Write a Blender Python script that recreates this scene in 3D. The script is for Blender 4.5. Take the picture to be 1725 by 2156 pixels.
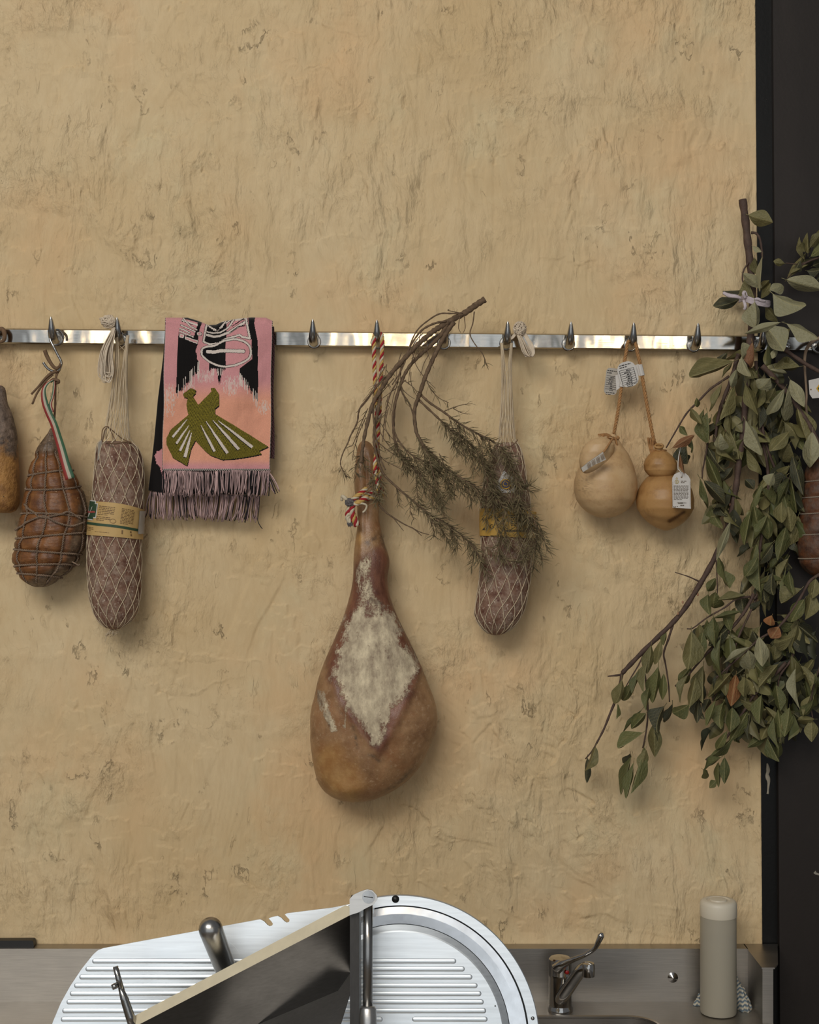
import bpy, bmesh, math, random
import numpy as np
from mathutils import Vector, Matrix

random.seed(7)
rng = np.random.default_rng(7)
for o in list(bpy.data.objects):
    bpy.data.objects.remove(o, do_unlink=True)
SC = bpy.context.scene
COL = SC.collection

# ------------------------------------------------------------------ camera
EYE = 1.95            # camera height (m)
DIST = 3.0            # camera to plaster wall (m); the wall plane is y = 0, 1 photo pixel = 1 mm there
FPX = 3000.0
CX, CY = 862.5, 1078.0
cam = bpy.data.cameras.new('camera')
cam.sensor_fit = 'HORIZONTAL'
cam.sensor_width = 36.0
cam.lens = 36.0 * FPX / 1725.0
cam_o = bpy.data.objects.new('camera', cam)
cam_o.location = (0, -DIST, EYE)
cam_o.rotation_euler = (math.pi / 2, 0, 0)
COL.objects.link(cam_o)
SC.camera = cam_o

# ------------------------------------------------------------------ world and lights
SC.view_settings.view_transform = 'Standard'
SC.view_settings.look = 'None'
SC.view_settings.gamma = 1.0
SC.view_settings.use_curve_mapping = False
SC.view_settings.exposure = -0.17
w = bpy.data.worlds.new('world')
SC.world = w
w.use_nodes = True
w.node_tree.nodes['Background'].inputs[0].default_value = (0.92, 0.95, 1.0, 1)
w.node_tree.nodes['Background'].inputs[1].default_value = 0.16


def area(name, loc, target, sx, sy, power, color):
    l = bpy.data.lights.new(name, 'AREA')
    l.shape = 'RECTANGLE'
    l.size, l.size_y = sx, sy
    l.energy = power
    l.color = color
    o = bpy.data.objects.new(name, l)
    o.location = loc
    o.rotation_euler = (Vector(target) - Vector(loc)).to_track_quat('-Z', 'Y').to_euler()
    COL.objects.link(o)
    return o


# shop-front panes behind the camera, and a large high roof light
for k in range(7):
    wx = -2.6 + 0.74 * k
    area('window_light', (wx, -5.0, 1.9), (wx, 0.0, 1.9), 0.55, 2.8, 5.0, (0.87, 0.94, 1.0))
area('roof_light', (-1.7, -5.4, 5.0), (0.0, 0.0, 1.4), 3.6, 2.0, 205, (1.0, 0.985, 0.95))
for i, (lx, lz) in enumerate([(-1.5, 2.80), (-0.22, 2.80), (0.02, 2.81), (0.95, 2.79), (1.27, 2.79)]):
    l = bpy.data.lights.new('warm_lamp', 'POINT')
    l.energy = 4.0
    l.color = (1.0, 0.72, 0.38)
    l.shadow_soft_size = 0.045
    o = bpy.data.objects.new('warm_lamp', l)
    o.location = (lx, -4.0, lz)
    COL.objects.link(o)


# ------------------------------------------------------------------ helpers
def lin(c):
    c = c / 255.0
    return c / 12.92 if c <= 0.04045 else ((c + 0.055) / 1.055) ** 2.4


def srgb(r, g, b):
    return (lin(r), lin(g), lin(b), 1.0)


def A(r, g, b, k=0.62):
    """surface colour of something that shows as r, g, b in the photograph's light"""
    return tuple(min(0.95, lin(x) / k) for x in (r, g, b)) + (1.0,)


def P(px, py, d=0.0):
    """photograph measurement -> metres, for something standing d metres off the plaster wall"""
    s = (DIST - d) / FPX
    return Vector(((px - CX) * s, -d, EYE - (py - CY) * s))


def PS(pts, d=0.0):
    out = []
    for p in pts:
        out.append(P(p[0], p[1], p[2] if len(p) > 2 else d))
    return out


def catmull(pts, n=6):
    p = [np.array(q, float) for q in pts]
    if len(p) < 3:
        a, b = p
        return [a + (b - a) * t for t in np.linspace(0, 1, n + 1)]
    p = [2 * p[0] - p[1]] + p + [2 * p[-1] - p[-2]]
    out = []
    for i in range(1, len(p) - 2):
        for k in range(n):
            t = k / n
            out.append(0.5 * ((2 * p[i]) + (-p[i - 1] + p[i + 1]) * t + (2 * p[i - 1] - 5 * p[i] + 4 * p[i + 1] - p[i + 2]) * t * t
                              + (-p[i - 1] + 3 * p[i] - 3 * p[i + 1] + p[i + 2]) * t ** 3))
    out.append(p[-2])
    return out


class MB:
    def __init__(self):
        self.v, self.f, self.m = [], [], []

    def add(self, verts, faces, mi=0):
        b = len(self.v)
        self.v.extend([tuple(x) for x in verts])
        self.f.extend([tuple(i + b for i in f) for f in faces])
        self.m.extend([mi] * len(faces))

    def box(self, lo, hi, mi=0):
        x0, y0, z0 = lo
        x1, y1, z1 = hi
        self.add([(x0, y0, z0), (x1, y0, z0), (x1, y1, z0), (x0, y1, z0), (x0, y0, z1), (x1, y0, z1), (x1, y1, z1), (x0, y1, z1)],
                 [(0, 3, 2, 1), (4, 5, 6, 7), (0, 1, 5, 4), (1, 2, 6, 5), (2, 3, 7, 6), (3, 0, 4, 7)], mi)

    def tube(self, pts, r, n=6, mi=0, cap=True, closed=False, flat=1.0):
        P_ = np.array([tuple(p) for p in pts], float)
        m = len(P_)
        R = np.full(m, r, float) if np.isscalar(r) else np.interp(np.linspace(0, 1, m), np.linspace(0, 1, len(r)), np.array(r, float))
        T = np.gradient(P_, axis=0)
        T /= np.linalg.norm(T, axis=1)[:, None] + 1e-12
        ref = np.array([0, -1.0, 0]) if abs(T[0][1]) < 0.9 else np.array([1.0, 0, 0])
        u = np.cross(T[0], ref); u /= np.linalg.norm(u)
        verts = []
        ang = np.linspace(0, 2 * math.pi, n, endpoint=False)
        for i in range(m):
            u = u - T[i] * np.dot(u, T[i]); u /= np.linalg.norm(u) + 1e-12
            w_ = np.cross(T[i], u)
            for a in ang:
                verts.append(P_[i] + R[i] * (math.cos(a) * u + flat * math.sin(a) * w_))
        faces = []
        for i in range(m - 1):
            for k in range(n):
                faces.append((i * n + k, i * n + (k + 1) % n, (i + 1) * n + (k + 1) % n, (i + 1) * n + k))
        if closed:
            i = m - 1
            for k in range(n):
                faces.append((i * n + k, i * n + (k + 1) % n, (k + 1) % n, k))
        elif cap:
            faces.append(tuple(range(n - 1, -1, -1)))
            faces.append(tuple((m - 1) * n + k for k in range(n)))
        self.add(verts, faces, mi)

    def prism(self, loop, off, mi=0):
        """closed loop of 3-D points extruded by vector off"""
        n = len(loop)
        off = Vector(off)
        v = [Vector(p) for p in loop] + [Vector(p) + off for p in loop]
        f = [tuple(range(n)), tuple(range(2 * n - 1, n - 1, -1))]
        for i in range(n):
            j = (i + 1) % n
            f.append((j, i, n + i, n + j))
        self.add(v, f, mi)

    def lathe(self, prof, center, n=24, mi=0, axis='Z'):
        """prof: (radius, height) from bottom to top"""
        v, f = [], []
        for (r, h) in prof:
            for k in range(n):
                a = 2 * math.pi * k / n
                if axis == 'Z':
                    v.append((center[0] + r * math.cos(a), center[1] + r * math.sin(a), center[2] + h))
                else:
                    v.append((center[0] + r * math.cos(a), center[1] - h, center[2] + r * math.sin(a)))
        for i in range(len(prof) - 1):
            for k in range(n):
                f.append((i * n + k, i * n + (k + 1) % n, (i + 1) * n + (k + 1) % n, (i + 1) * n + k))
        f.append(tuple(range(n - 1, -1, -1)))
        f.append(tuple((len(prof) - 1) * n + k for k in range(n)))
        self.add(v, f, mi)

    def ball(self, c, r, n=10, mi=0, sc=(1, 1, 1)):
        v, f = [], []
        m = n // 2 + 1
        for i in range(m + 1):
            th = math.pi * i / m
            for k in range(n):
                a = 2 * math.pi * k / n
                v.append((c[0] + sc[0] * r * math.sin(th) * math.cos(a), c[1] + sc[1] * r * math.sin(th) * math.sin(a), c[2] + sc[2] * r * math.cos(th)))
        for i in range(m):
            for k in range(n):
                f.append(((i + 1) * n + k, (i + 1) * n + (k + 1) % n, i * n + (k + 1) % n, i * n + k))
        self.add(v, f, mi)


def mk(name, mb, mats, parent=None, smooth=True, sharp=None):
    """link a builder as one mesh object; geometry is given in world metres"""
    me = bpy.data.meshes.new(name)
    org = parent_origin(parent)
    v = np.array(mb.v, float) - np.array(org)
    me.from_pydata(v.tolist(), [], mb.f)
    if not isinstance(mats, (list, tuple)):
        mats = [mats]
    for m in mats:
        me.materials.append(m)
    if len(mats) > 1:
        me.polygons.foreach_set('material_index', np.array(mb.m, dtype=np.int32))
    me.polygons.foreach_set('use_smooth', np.full(len(me.polygons), bool(smooth)))
    me.update()
    if smooth and sharp:
        try:
            me.set_sharp_from_angle(angle=math.radians(sharp))
        except Exception:
            pass
    o = bpy.data.objects.new(name, me)
    COL.objects.link(o)
    if parent is not None:
        o.parent = parent
    return o


def parent_origin(o):
    t = Vector((0, 0, 0))
    while o is not None:
        t = t + o.location
        o = o.parent
    return t


def thing(name, label, cat, loc, group=None):
    o = bpy.data.objects.new(name, None)
    o.empty_display_size = 0.02
    o.location = loc
    COL.objects.link(o)
    return tag(o, label, cat, group)


def tag(o, label, cat, group=None):
    o['label'] = label
    o['category'] = cat
    if group:
        o['group'] = group
    return o


def struct(o, label=None):
    o['kind'] = 'structure'
    if label:
        o['label'] = label
    return o


# value noise ---------------------------------------------------------------
_perm = np.random.default_rng(3).random(65536)


def vnoise(x, y, z):
    xi, yi, zi = np.floor(x).astype(np.int64), np.floor(y).astype(np.int64), np.floor(z).astype(np.int64)
    xf, yf, zf = x - xi, y - yi, z - zi
    xf, yf, zf = [t * t * (3 - 2 * t) for t in (xf, yf, zf)]

    def h(a, b, c):
        return _perm[(a * 7919 + b * 104729 + c * 1299721) & 65535]
    r = 0
    for dx in (0, 1):
        for dy in (0, 1):
            for dz in (0, 1):
                r = r + h(xi + dx, yi + dy, zi + dz) * (xf if dx else 1 - xf) * (yf if dy else 1 - yf) * (zf if dz else 1 - zf)
    return r


def fbm(x, y, z, o=4):
    r, a, t = 0, 1.0, 0
    for i in range(o):
        r = r + a * vnoise(x * 2 ** i + 17 * i, y * 2 ** i + 5 * i, z * 2 ** i)
        t += a
        a *= 0.5
    return r / t


# node materials --------------------------------------------------------------
class NT:
    def __init__(self, name):
        self.mat = bpy.data.materials.new(name)
        self.mat.use_nodes = True
        self.t = self.mat.node_tree
        self.b = self.t.nodes['Principled BSDF']
        self.out = self.t.nodes['Material Output']
        self._co = None

    def n(self, ty, **kw):
        nd = self.t.nodes.new(ty)
        for k, v in kw.items():
            setattr(nd, k, v)
        return nd

    def ln(self, a, b):
        self.t.links.new(a, b)

    def set(self, sock, v):
        s = self.b.inputs[sock]
        if hasattr(v, 'is_output'):
            self.ln(v, s)
        else:
            s.default_value = v

    def co(self, scale=(1, 1, 1), rot=(0, 0, 0)):
        tc = self.n('ShaderNodeTexCoord')
        mp = self.n('ShaderNodeMapping')
        mp.inputs['Scale'].default_value = scale
        mp.inputs['Rotation'].default_value = rot
        self.ln(tc.outputs['Object'], mp.inputs['Vector'])
        return mp.outputs['Vector']

    def noise(self, scale, detail=3, rough=0.5, vec=None, dist=0.0):
        nd = self.n('ShaderNodeTexNoise')
        nd.inputs['Scale'].default_value = scale
        nd.inputs['Detail'].default_value = detail
        nd.inputs['Roughness'].default_value = rough
        nd.inputs['Distortion'].default_value = dist
        if vec is None:
            vec = self.co()
        self.ln(vec, nd.inputs['Vector'])
        return nd.outputs[0]

    def ramp(self, v, lo, hi, c0=(0, 0, 0, 1), c1=(1, 1, 1, 1)):
        nd = self.n('ShaderNodeValToRGB')
        nd.color_ramp.elements[0].position = lo
        nd.color_ramp.elements[1].position = hi
        nd.color_ramp.elements[0].color = c0
        nd.color_ramp.elements[1].color = c1
        self.ln(v, nd.inputs[0])
        return nd.outputs[0]

    def math(self, op, a, b=None, c=None):
        nd = self.n('ShaderNodeMath', operation=op)
        for i, x in enumerate((a, b, c)):
            if x is None:
                continue
            if hasattr(x, 'is_output'):
                self.ln(x, nd.inputs[i])
            else:
                nd.inputs[i].default_value = x
        return nd.outputs[0]

    def mix(self, f, a, b, mode='MIX'):
        nd = self.n('ShaderNodeMix', data_type='RGBA', blend_type=mode)
        for sock, x in ((nd.inputs[0], f), (nd.inputs[6], a), (nd.inputs[7], b)):
            if hasattr(x, 'is_output'):
                self.ln(x, sock)
            else:
                sock.default_value = x
        return nd.outputs[2]

    def attr(self, name):
        nd = self.n('ShaderNodeAttribute')
        nd.attribute_name = name
        return nd

    def bump(self, h, strength=0.5, dist=0.002):
        nd = self.n('ShaderNodeBump')
        nd.inputs['Strength'].default_value = strength
        nd.inputs['Distance'].default_value = dist
        self.ln(h, nd.inputs['Height'])
        self.ln(nd.outputs[0], self.b.inputs['Normal'])


def plain(name, col, rough=0.6, metal=0.0, var=0.0, vscale=40, bump=0.0, bscale=200, spec=0.5, vstretch=(1, 1, 1)):
    m = NT(name)
    m.set('Roughness', rough)
    m.set('Metallic', metal)
    m.set('Specular IOR Level', spec)
    if var > 0:
        nz = m.noise(vscale, 4, 0.6, m.co(vstretch))
        c0 = tuple(x * (1 - var) for x in col[:3]) + (1,)
        c1 = tuple(min(1, x * (1 + var)) for x in col[:3]) + (1,)
        m.set('Base Color', m.ramp(nz, 0.3, 0.7, c0, c1))
    else:
        m.set('Base Color', col)
    if bump > 0:
        m.bump(m.noise(bscale, 3, 0.6, m.co(vstretch)), bump, 0.002)
    return m.mat


# text ---------------------------------------------------------------------
def text_mesh(s, size=1.0):
    """flat letters -> (list of 2-D verts, faces) in units of size"""
    cu = bpy.data.curves.new('text', 'FONT')
    cu.body = s
    cu.size = size
    cu.align_x = 'CENTER'
    cu.resolution_u = 3
    o = bpy.data.objects.new('text', cu)
    COL.objects.link(o)
    dg = bpy.context.evaluated_depsgraph_get()
    me = bpy.data.meshes.new_from_object(o.evaluated_get(dg))
    v = [(p.co.x, p.co.y) for p in me.vertices]
    f = [tuple(p.vertices) for p in me.polygons]
    bpy.data.objects.remove(o, do_unlink=True)
    bpy.data.curves.remove(cu)
    bpy.data.meshes.remove(me)
    return v, f
# ====================================================================== the setting
def wall_material():
    m = NT('ochre_plaster')
    base = m.co()
    warpn = m.n('ShaderNodeTexNoise'); warpn.inputs['Scale'].default_value = 4.0; warpn.inputs['Detail'].default_value = 4
    m.ln(base, warpn.inputs['Vector'])
    wv = m.n('ShaderNodeVectorMath', operation='SCALE'); wv.inputs['Scale'].default_value = 0.09
    sub = m.n('ShaderNodeVectorMath', operation='SUBTRACT'); sub.inputs[1].default_value = (0.5, 0.5, 0.5)
    m.ln(warpn.outputs[1], sub.inputs[0]); m.ln(sub.outputs[0], wv.inputs[0])
    addv = m.n('ShaderNodeVectorMath', operation='ADD')
    m.ln(base, addv.inputs[0]); m.ln(wv.outputs[0], addv.inputs[1])
    warped = addv.outputs[0]

    def mp(vec, sc, loc=(0, 0, 0), rot=(0, 0, 0)):
        nd = m.n('ShaderNodeMapping'); nd.inputs['Scale'].default_value = sc; nd.inputs['Location'].default_value = loc
        nd.inputs['Rotation'].default_value = rot
        m.ln(vec, nd.inputs['Vector']); return nd.outputs[0]
    # trowel lips: contour steps of a warped, vertically drawn noise
    n1 = m.noise(1.0, 6, 0.50, mp(warped, (15, 15, 5.0)))
    lips = m.math('FRACT', m.math('MULTIPLY', n1, 6.0))
    n2 = m.noise(1.0, 6, 0.55, mp(warped, (26, 26, 14), (3, 0, 7)))
    lips2 = m.math('FRACT', m.math('MULTIPLY', n2, 4.0))
    mask = m.ramp(m.noise(3.2, 3, 0.6, mp(base, (1, 1, 1), (5, 2, 1))), 0.46, 0.64)
    mask2 = m.ramp(m.noise(4.5, 3, 0.6, mp(base, (1, 1, 1.6), (1, 9, 4))), 0.50, 0.66)
    # thin torn creases
    def creases(sc, loc, lv, det, rg, wd):
        f_ = m.math('FRACT', m.math('MULTIPLY', m.noise(1.0, det, rg, mp(warped, sc, loc)), lv))
        dd = m.math('MINIMUM', f_, m.math('SUBTRACT', 1.0, f_))
        return m.ramp(dd, 0.0, wd)
    cr1 = creases((19, 19, 9), (4, 1, 2), 2.5, 8, 0.62, 0.042)
    cr2 = creases((48, 48, 11), (9, 3, 5), 2.6, 5, 0.55, 0.06)
    mk1 = m.ramp(m.noise(5.5, 4, 0.65, mp(base, (1, 1, 1.3), (3, 3, 8))), 0.44, 0.60)
    mk2 = m.ramp(m.noise(6.5, 4, 0.65, mp(base, (1, 1, 0.8), (7, 2, 0))), 0.46, 0.62)
    brk = m.ramp(m.noise(24, 3, 0.6, mp(base, (1, 1, 1), (1, 4, 6))), 0.46, 0.60)
    mk1 = m.math('MULTIPLY', mk1, brk)
    mk2 = m.math('MULTIPLY', mk2, m.ramp(m.noise(30, 3, 0.6, mp(base, (1, 1, .5), (6, 4, 1))), 0.46, 0.60))
    # fine brush drag
    st = m.noise(1.0, 4, 0.6, mp(warped, (95, 95, 12)))
    st2 = m.noise(1.0, 3, 0.6, mp(warped, (30, 30, 7), (2, 2, 2)))
    gr = m.noise(260, 3, 0.6, base)
    lump = m.noise(30, 4, 0.6, warped)
    h = m.math('MULTIPLY', m.math('MULTIPLY', lips, mask), 2.6)
    h = m.math('MULTIPLY_ADD', m.math('MULTIPLY', lips2, mask2), 2.2, h)
    h = m.math('MULTIPLY_ADD', st, 0.40, h)
    h = m.math('MULTIPLY_ADD', st2, 0.5, h)
    h = m.math('MULTIPLY_ADD', lump, 0.4, h)
    h = m.math('MULTIPLY_ADD', gr, 0.10, h)
    h = m.math('MULTIPLY_ADD', m.math('MULTIPLY', m.math('SUBTRACT', cr1, 1.0), mk1), 0.62, h)
    h = m.math('MULTIPLY_ADD', m.math('MULTIPLY', m.math('SUBTRACT', cr2, 1.0), mk2), 0.40, h)
    m.bump(h, 1.0, 0.0028)
    c = m.ramp(m.noise(2.2, 5, 0.6, warped), 0.34, 0.66, A(171, 147, 109), A(180, 160, 126))
    c = m.mix(m.ramp(m.noise(3.0, 4, 0.6, mp(base, (1, 1, 0.8), (8, 1, 3))), 0.50, 0.72), c, A(180, 149, 110))
    c = m.mix(m.ramp(m.noise(5.0, 5, 0.65, mp(warped, (1, 1, 0.7), (2, 6, 9))), 0.55, 0.8), c, A(176, 161, 127))
    c = m.mix(m.math('MULTIPLY', m.ramp(m.noise(60, 4, 0.7, mp(warped, (1, 1, 0.3))), 0.4, 0.75), 0.35), c, A(160, 135, 99))
    m.set('Base Color', c)
    m.set('Roughness', 0.72)
    m.set('Specular IOR Level', 0.28)
    return m.mat


M_WALL = wall_material()


def steel(name, base=0.55, rough=0.3, brush=(1, 1, 1), bscale=300, bump=0.05, tint=(1.0, 0.97, 0.92), wav=0.0):
    m = NT(name)
    m.set('Metallic', 1.0)
    nz = m.noise(bscale, 3, 0.6, m.co(brush))
    sm = m.noise(14, 3, 0.6)
    col = m.ramp(nz, 0.25, 0.75, tuple(base * 0.88 * t for t in tint) + (1,), tuple(min(1, base * 1.08 * t) for t in tint) + (1,))
    m.set('Base Color', col)
    m.set('Roughness', m.math('MULTIPLY_ADD', sm, rough * 0.5, rough * 0.75))
    h = nz
    if wav > 0:
        h = m.math('MULTIPLY_ADD', m.noise(22, 1, 0.4, m.co((1, 1, 0.6))), wav, m.math('MULTIPLY', nz, 0.02))
        m.bump(h, 0.35, 0.004)
    else:
        m.bump(h, bump, 0.001)
    return m.mat


M_RAIL = steel('polished_rail_steel', 0.44, 0.10, (0.2, 1, 4), 120, wav=0.9, tint=(1.0, 0.96, 0.88))
M_HOOK = steel('hook_steel', 0.40, 0.22, (1, 1, 0.3), 120, 0.1)
M_SINK = steel('brushed_sink_steel', 0.44, 0.40, (0.04, 1, 1), 500, 0.08, tint=(1.0, .93, .84))
M_CHROME = steel('chrome', 0.50, 0.12, (1, 1, 1), 60, 0.05)
M_ALU = steel('satin_aluminium', 0.92, 0.42, (0.05, 1, 1), 200, 0.06, tint=(0.94, 0.98, 1.0))
M_BLADE = steel('polished_blade_steel', 0.92, 0.22, (1, 1, 1), 60, 0.02, tint=(0.98, 0.99, 1.0))
M_TRAYST = steel('tray_steel', 0.55, 0.35, (0.05, 1, 1), 300, 0.05)
M_BLACKPL = plain('black_plastic', srgb(22, 21, 20), 0.45, var=0.2)


def black_paint(name, c, rough):
    m = NT(name)
    sp = m.ramp(m.noise(330, 2, 0.6), 0.735, 0.78)
    big = m.ramp(m.noise(5, 4, 0.6), 0.42, 0.6)
    col = m.mix(m.math('MULTIPLY', sp, big), c, srgb(92, 82, 70))
    col = m.mix(m.math('MULTIPLY', m.ramp(m.noise(7, 5, 0.7, m.co((1, 1, 0.3))), 0.5, 0.8), 0.6), col, tuple(x * 1.7 for x in c[:3]) + (1,))
    m.set('Base Color', col)
    m.set('Roughness', rough)
    m.set('Specular IOR Level', 0.3)
    m.bump(m.noise(150, 4, 0.6), 0.25, 0.001)
    return m.mat


M_BLACK1 = black_paint('black_gloss_paint', srgb(14, 13, 11), 0.4)
M_BLACK2 = black_paint('brown_black_paint', srgb(40, 34, 30), 0.5)

# plaster wall: a fine grid with real undulation, closed to a slab
def wall_right_x(z):
    py = CY - (z - EYE) * 1000.0
    return (1590.5 + 15.0 * py / 2000.0 - CX) / 1000.0


NXW, NZW = 400, 1000
xs = np.concatenate([[-3.2, -2.2, -1.5, -1.05], np.linspace(-0.93, -0.0, NXW), np.linspace(0.0031, 1.0, 300)])
zs = np.concatenate([[0.0, 0.4, 0.8], np.linspace(1.0, 3.1, NZW), [3.25, 3.7]])
U, Z = np.meshgrid(xs, zs)
XR = wall_right_x(Z)
X = np.where(U <= 0, U, U * XR)
O_ = np.zeros_like(X)
hh = (fbm(X * 3.1 + 5, O_ + 2, Z * 2.2, 3) - 0.5) * 0.006
prng = np.random.default_rng(11)
X0, Z0 = -0.95, 0.98
xcol = X[500]


def trowel(cx, cz, w_, h_, ang, step, drag, jag, feather, ridge, seed):
    """one trowel stroke: a patch with a torn sharp head, drag lines along it and a feathered tail"""
    rad = 0.62 * math.hypot(w_, h_) + 0.02
    i0, i1 = np.searchsorted(zs, cz - rad), np.searchsorted(zs, cz + rad)
    k0, k1 = np.searchsorted(xcol, cx - rad), np.searchsorted(xcol, cx + rad)
    if i1 - i0 < 3 or k1 - k0 < 3:
        return
    x, z = X[i0:i1, k0:k1] - cx, Z[i0:i1, k0:k1] - cz
    c, s_ = math.cos(ang), math.sin(ang)
    u, v = x * c + z * s_, -x * s_ + z * c
    o0 = np.zeros_like(u)
    u = u + 0.30 * w_ * (fbm(u / w_ * 1.3 + seed, o0, v / h_ * 1.6, 3) - 0.5)
    top = h_ / 2 + jag * (fbm(u / (w_ * 0.16) + seed * 3, o0 + seed, v / (h_ * .8), 4) - 0.5) * 2
    side = w_ / 2 + 0.25 * jag * (fbm(v / (h_ * 0.25), o0 + seed * 2, o0, 3) - 0.5) * 2
    a = np.clip((top - v) / 0.0022, 0, 1) * np.clip((side - np.abs(u)) / 0.0045, 0, 1) * np.clip((v + h_ / 2) / (feather * h_), 0, 1)
    dl = drag * (fbm(u / 0.0055 + seed, o0, v / 0.09, 3) - 0.5) * 2
    rim = ridge * np.exp(-((top - v) / 0.0040) ** 2) * np.clip(fbm(u / 0.02 + seed, o0, o0, 2) * 3 - 1.0, 0, 1)
    H_ = hh[i0:i1, k0:k1]
    base = H_.mean()
    hh[i0:i1, k0:k1] = H_ * (1 - a * 0.72) + a * (base * 0.72 + step + dl + rim)


for n_ in range(330):
    cx, cz = prng.uniform(-0.9, 0.78), prng.uniform(0.98, 3.1)
    low = cz < 1.62 and cx > 0.0
    ang = prng.normal(0.9, 0.5) if low and prng.random() < .7 else prng.normal(0, 0.22)
    if cz > 2.85 and prng.random() < .5:
        ang = prng.normal(0.5, .4)
    trowel(cx, cz, prng.uniform(.06, .20), prng.uniform(.12, .34), ang, prng.uniform(-.0006, .0022) * (1.5 if low else 1), prng.uniform(.0005, .0012), prng.uniform(.012, .04), prng.uniform(.3, .8), prng.uniform(.0008, .0030) * (1.4 if low else 1), n_ * 1.7)
for n_ in range(1500):
    cx, cz = prng.uniform(-0.9, 0.76), prng.uniform(0.98, 3.1)
    if fbm(np.array([cx * 3.3]), np.array([7.0]), np.array([cz * 3.3]), 2)[0] < 0.44:
        continue
    low = cz < 1.62 and cx > 0.0
    ang = prng.normal(0.8, 0.6) if low else prng.normal(0, 0.25)
    trowel(cx, cz, prng.uniform(.010, .045), prng.uniform(.03, .11), ang, prng.uniform(.0005, .0026), prng.uniform(.0002, .0006), prng.uniform(.004, .016), prng.uniform(.5, 1.0), prng.uniform(.0004, .0020) * (1.6 if low else 1), n_ * 2.3 + 500)
edge = np.clip((XR - X) / 0.025, 0, 1)
hh = hh - np.quantile(hh, .998)
hh = np.minimum(hh, 0.0005) * edge * np.clip((Z - 1.042) / 0.03, 0, 1)
nz_, nx_ = X.shape
verts = np.stack([X, -hh, Z], -1).reshape(-1, 3)
nb = len(verts)
back = np.array([[X[0, 0], 0.10, 0.0], [X[0, -1], 0.10, 0.0], [X[-1, -1], 0.10, 3.7], [X[-1, 0], 0.10, 3.7]])
idx = np.arange(nz_ * nx_).reshape(nz_, nx_)
quads = np.stack([idx[:-1, :-1], idx[:-1, 1:], idx[1:, 1:], idx[1:, :-1]], -1).reshape(-1, 4)
ngons = [[nb, nb + 3, nb + 2, nb + 1],
         [i * nx_ for i in range(nz_)] + [nb + 3, nb],
         [i * nx_ + nx_ - 1 for i in range(nz_ - 1, -1, -1)] + [nb + 1, nb + 2],
         list(range(nx_ - 1, -1, -1)) + [nb, nb + 1],
         [(nz_ - 1) * nx_ + k for k in range(nx_)] + [nb + 2, nb + 3]]
loops = np.concatenate([quads.ravel()] + [np.array(g) for g in ngons]).astype(np.int32)
sizes = np.concatenate([np.full(len(quads), 4), [len(g) for g in ngons]]).astype(np.int32)
me = bpy.data.meshes.new('wall_back')
me.vertices.add(nb + 4)
me.vertices.foreach_set('co', np.concatenate([verts, back]).astype(np.float32).ravel())
me.loops.add(len(loops))
me.loops.foreach_set('vertex_index', loops)
me.polygons.add(len(sizes))
me.polygons.foreach_set('loop_start', np.concatenate([[0], np.cumsum(sizes)[:-1]]).astype(np.int32))
me.polygons.foreach_set('loop_total', sizes)
me.polygons.foreach_set('use_smooth', np.concatenate([np.ones(len(quads), bool), np.zeros(5, bool)]))
me.materials.append(M_WALL)
me.update(calc_edges=True)
me.validate()
wall = bpy.data.objects.new('wall_back', me)
COL.objects.link(wall)
struct(wall, 'rough hand-trowelled ochre plaster wall')

# floor behind and in front of the counter
mb = MB(); mb.box((-3.2, -5.0, -0.1), (2.6, 0.1, 0.0))
M_FLOOR = plain('grey_floor', srgb(118, 106, 92), 0.5, var=0.2, vscale=6, bump=0.1)
struct(mk('floor', mb, M_FLOOR, smooth=False), 'grey stone floor of the shop')


def leaning_box(mb, px_top, px_bot, x_right, d_back, d_front, d_meas):
    """box whose left side runs from px_top (photo top) to px_bot (y = 2000), continued to floor and ceiling"""
    def lx(z):
        py = CY - (z - EYE) * FPX / (DIST - d_meas)
        return (px_top + (px_bot - px_top) * py / 2000.0 - CX) * (DIST - d_meas) / FPX
    z0, z1 = 0.0, 3.7
    v = []
    for z in (z0, z1):
        v += [(lx(z), -d_front, z), (x_right, -d_front, z), (x_right, -d_back, z), (lx(z), -d_back, z)]
    mb.add(v, [(0, 3, 2, 1), (4, 5, 6, 7), (0, 1, 5, 4), (1, 2, 6, 5), (2, 3, 7, 6), (3, 0, 4, 7)])


mb = MB(); leaning_box(mb, 1591, 1606, 0.80, -0.1, -0.004, 0.0)
post = struct(mk('trim_1', mb, M_BLACK1, smooth=False), 'glossy black steel post at the edge of the plaster')
# dried plaster drip on the post
mb = MB()
drip = catmull([P(1616, 1607, -0.003), P(1618, 1622, -0.003), P(1616, 1632, -0.003), P(1619, 1645, -0.003), P(1618, 1660, -0.003), P(1617, 1672, -0.003)], 5)
mb.tube(drip, [0.0015, 0.0046, 0.0034, 0.0052, 0.0028, 0.0020, 0.0026], 8, flat=0.35)
mk('plaster_drip', mb, plain('dried_plaster', srgb(150, 140, 122), 0.8, var=0.2, bump=0.3), post)
mb = MB(); leaning_box(mb, 1628, 1642, 2.6, -0.1, 0.012, 0.012)
panel = struct(mk('wall_right', mb, M_BLACK2, smooth=False), 'brown-black painted panel beside the plaster wall')
mb = MB()
mb.prism([P(1713, 1838, 0.012), P(1718, 1833, 0.012), P(1719, 1837, 0.012), P(1725, 1839, 0.012), P(1726, 1843, 0.012), P(1717, 1841, 0.012)], (0, -0.001, 0))
mk('paint_chip', mb, plain('chip_white', srgb(150, 142, 128), 0.8), panel, smooth=False)

# ---------------------------------------------------------------- hook rail
RSL = 17.0 / 1725.0


def rail_y(px):
    return 710.0 + px * RSL


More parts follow.
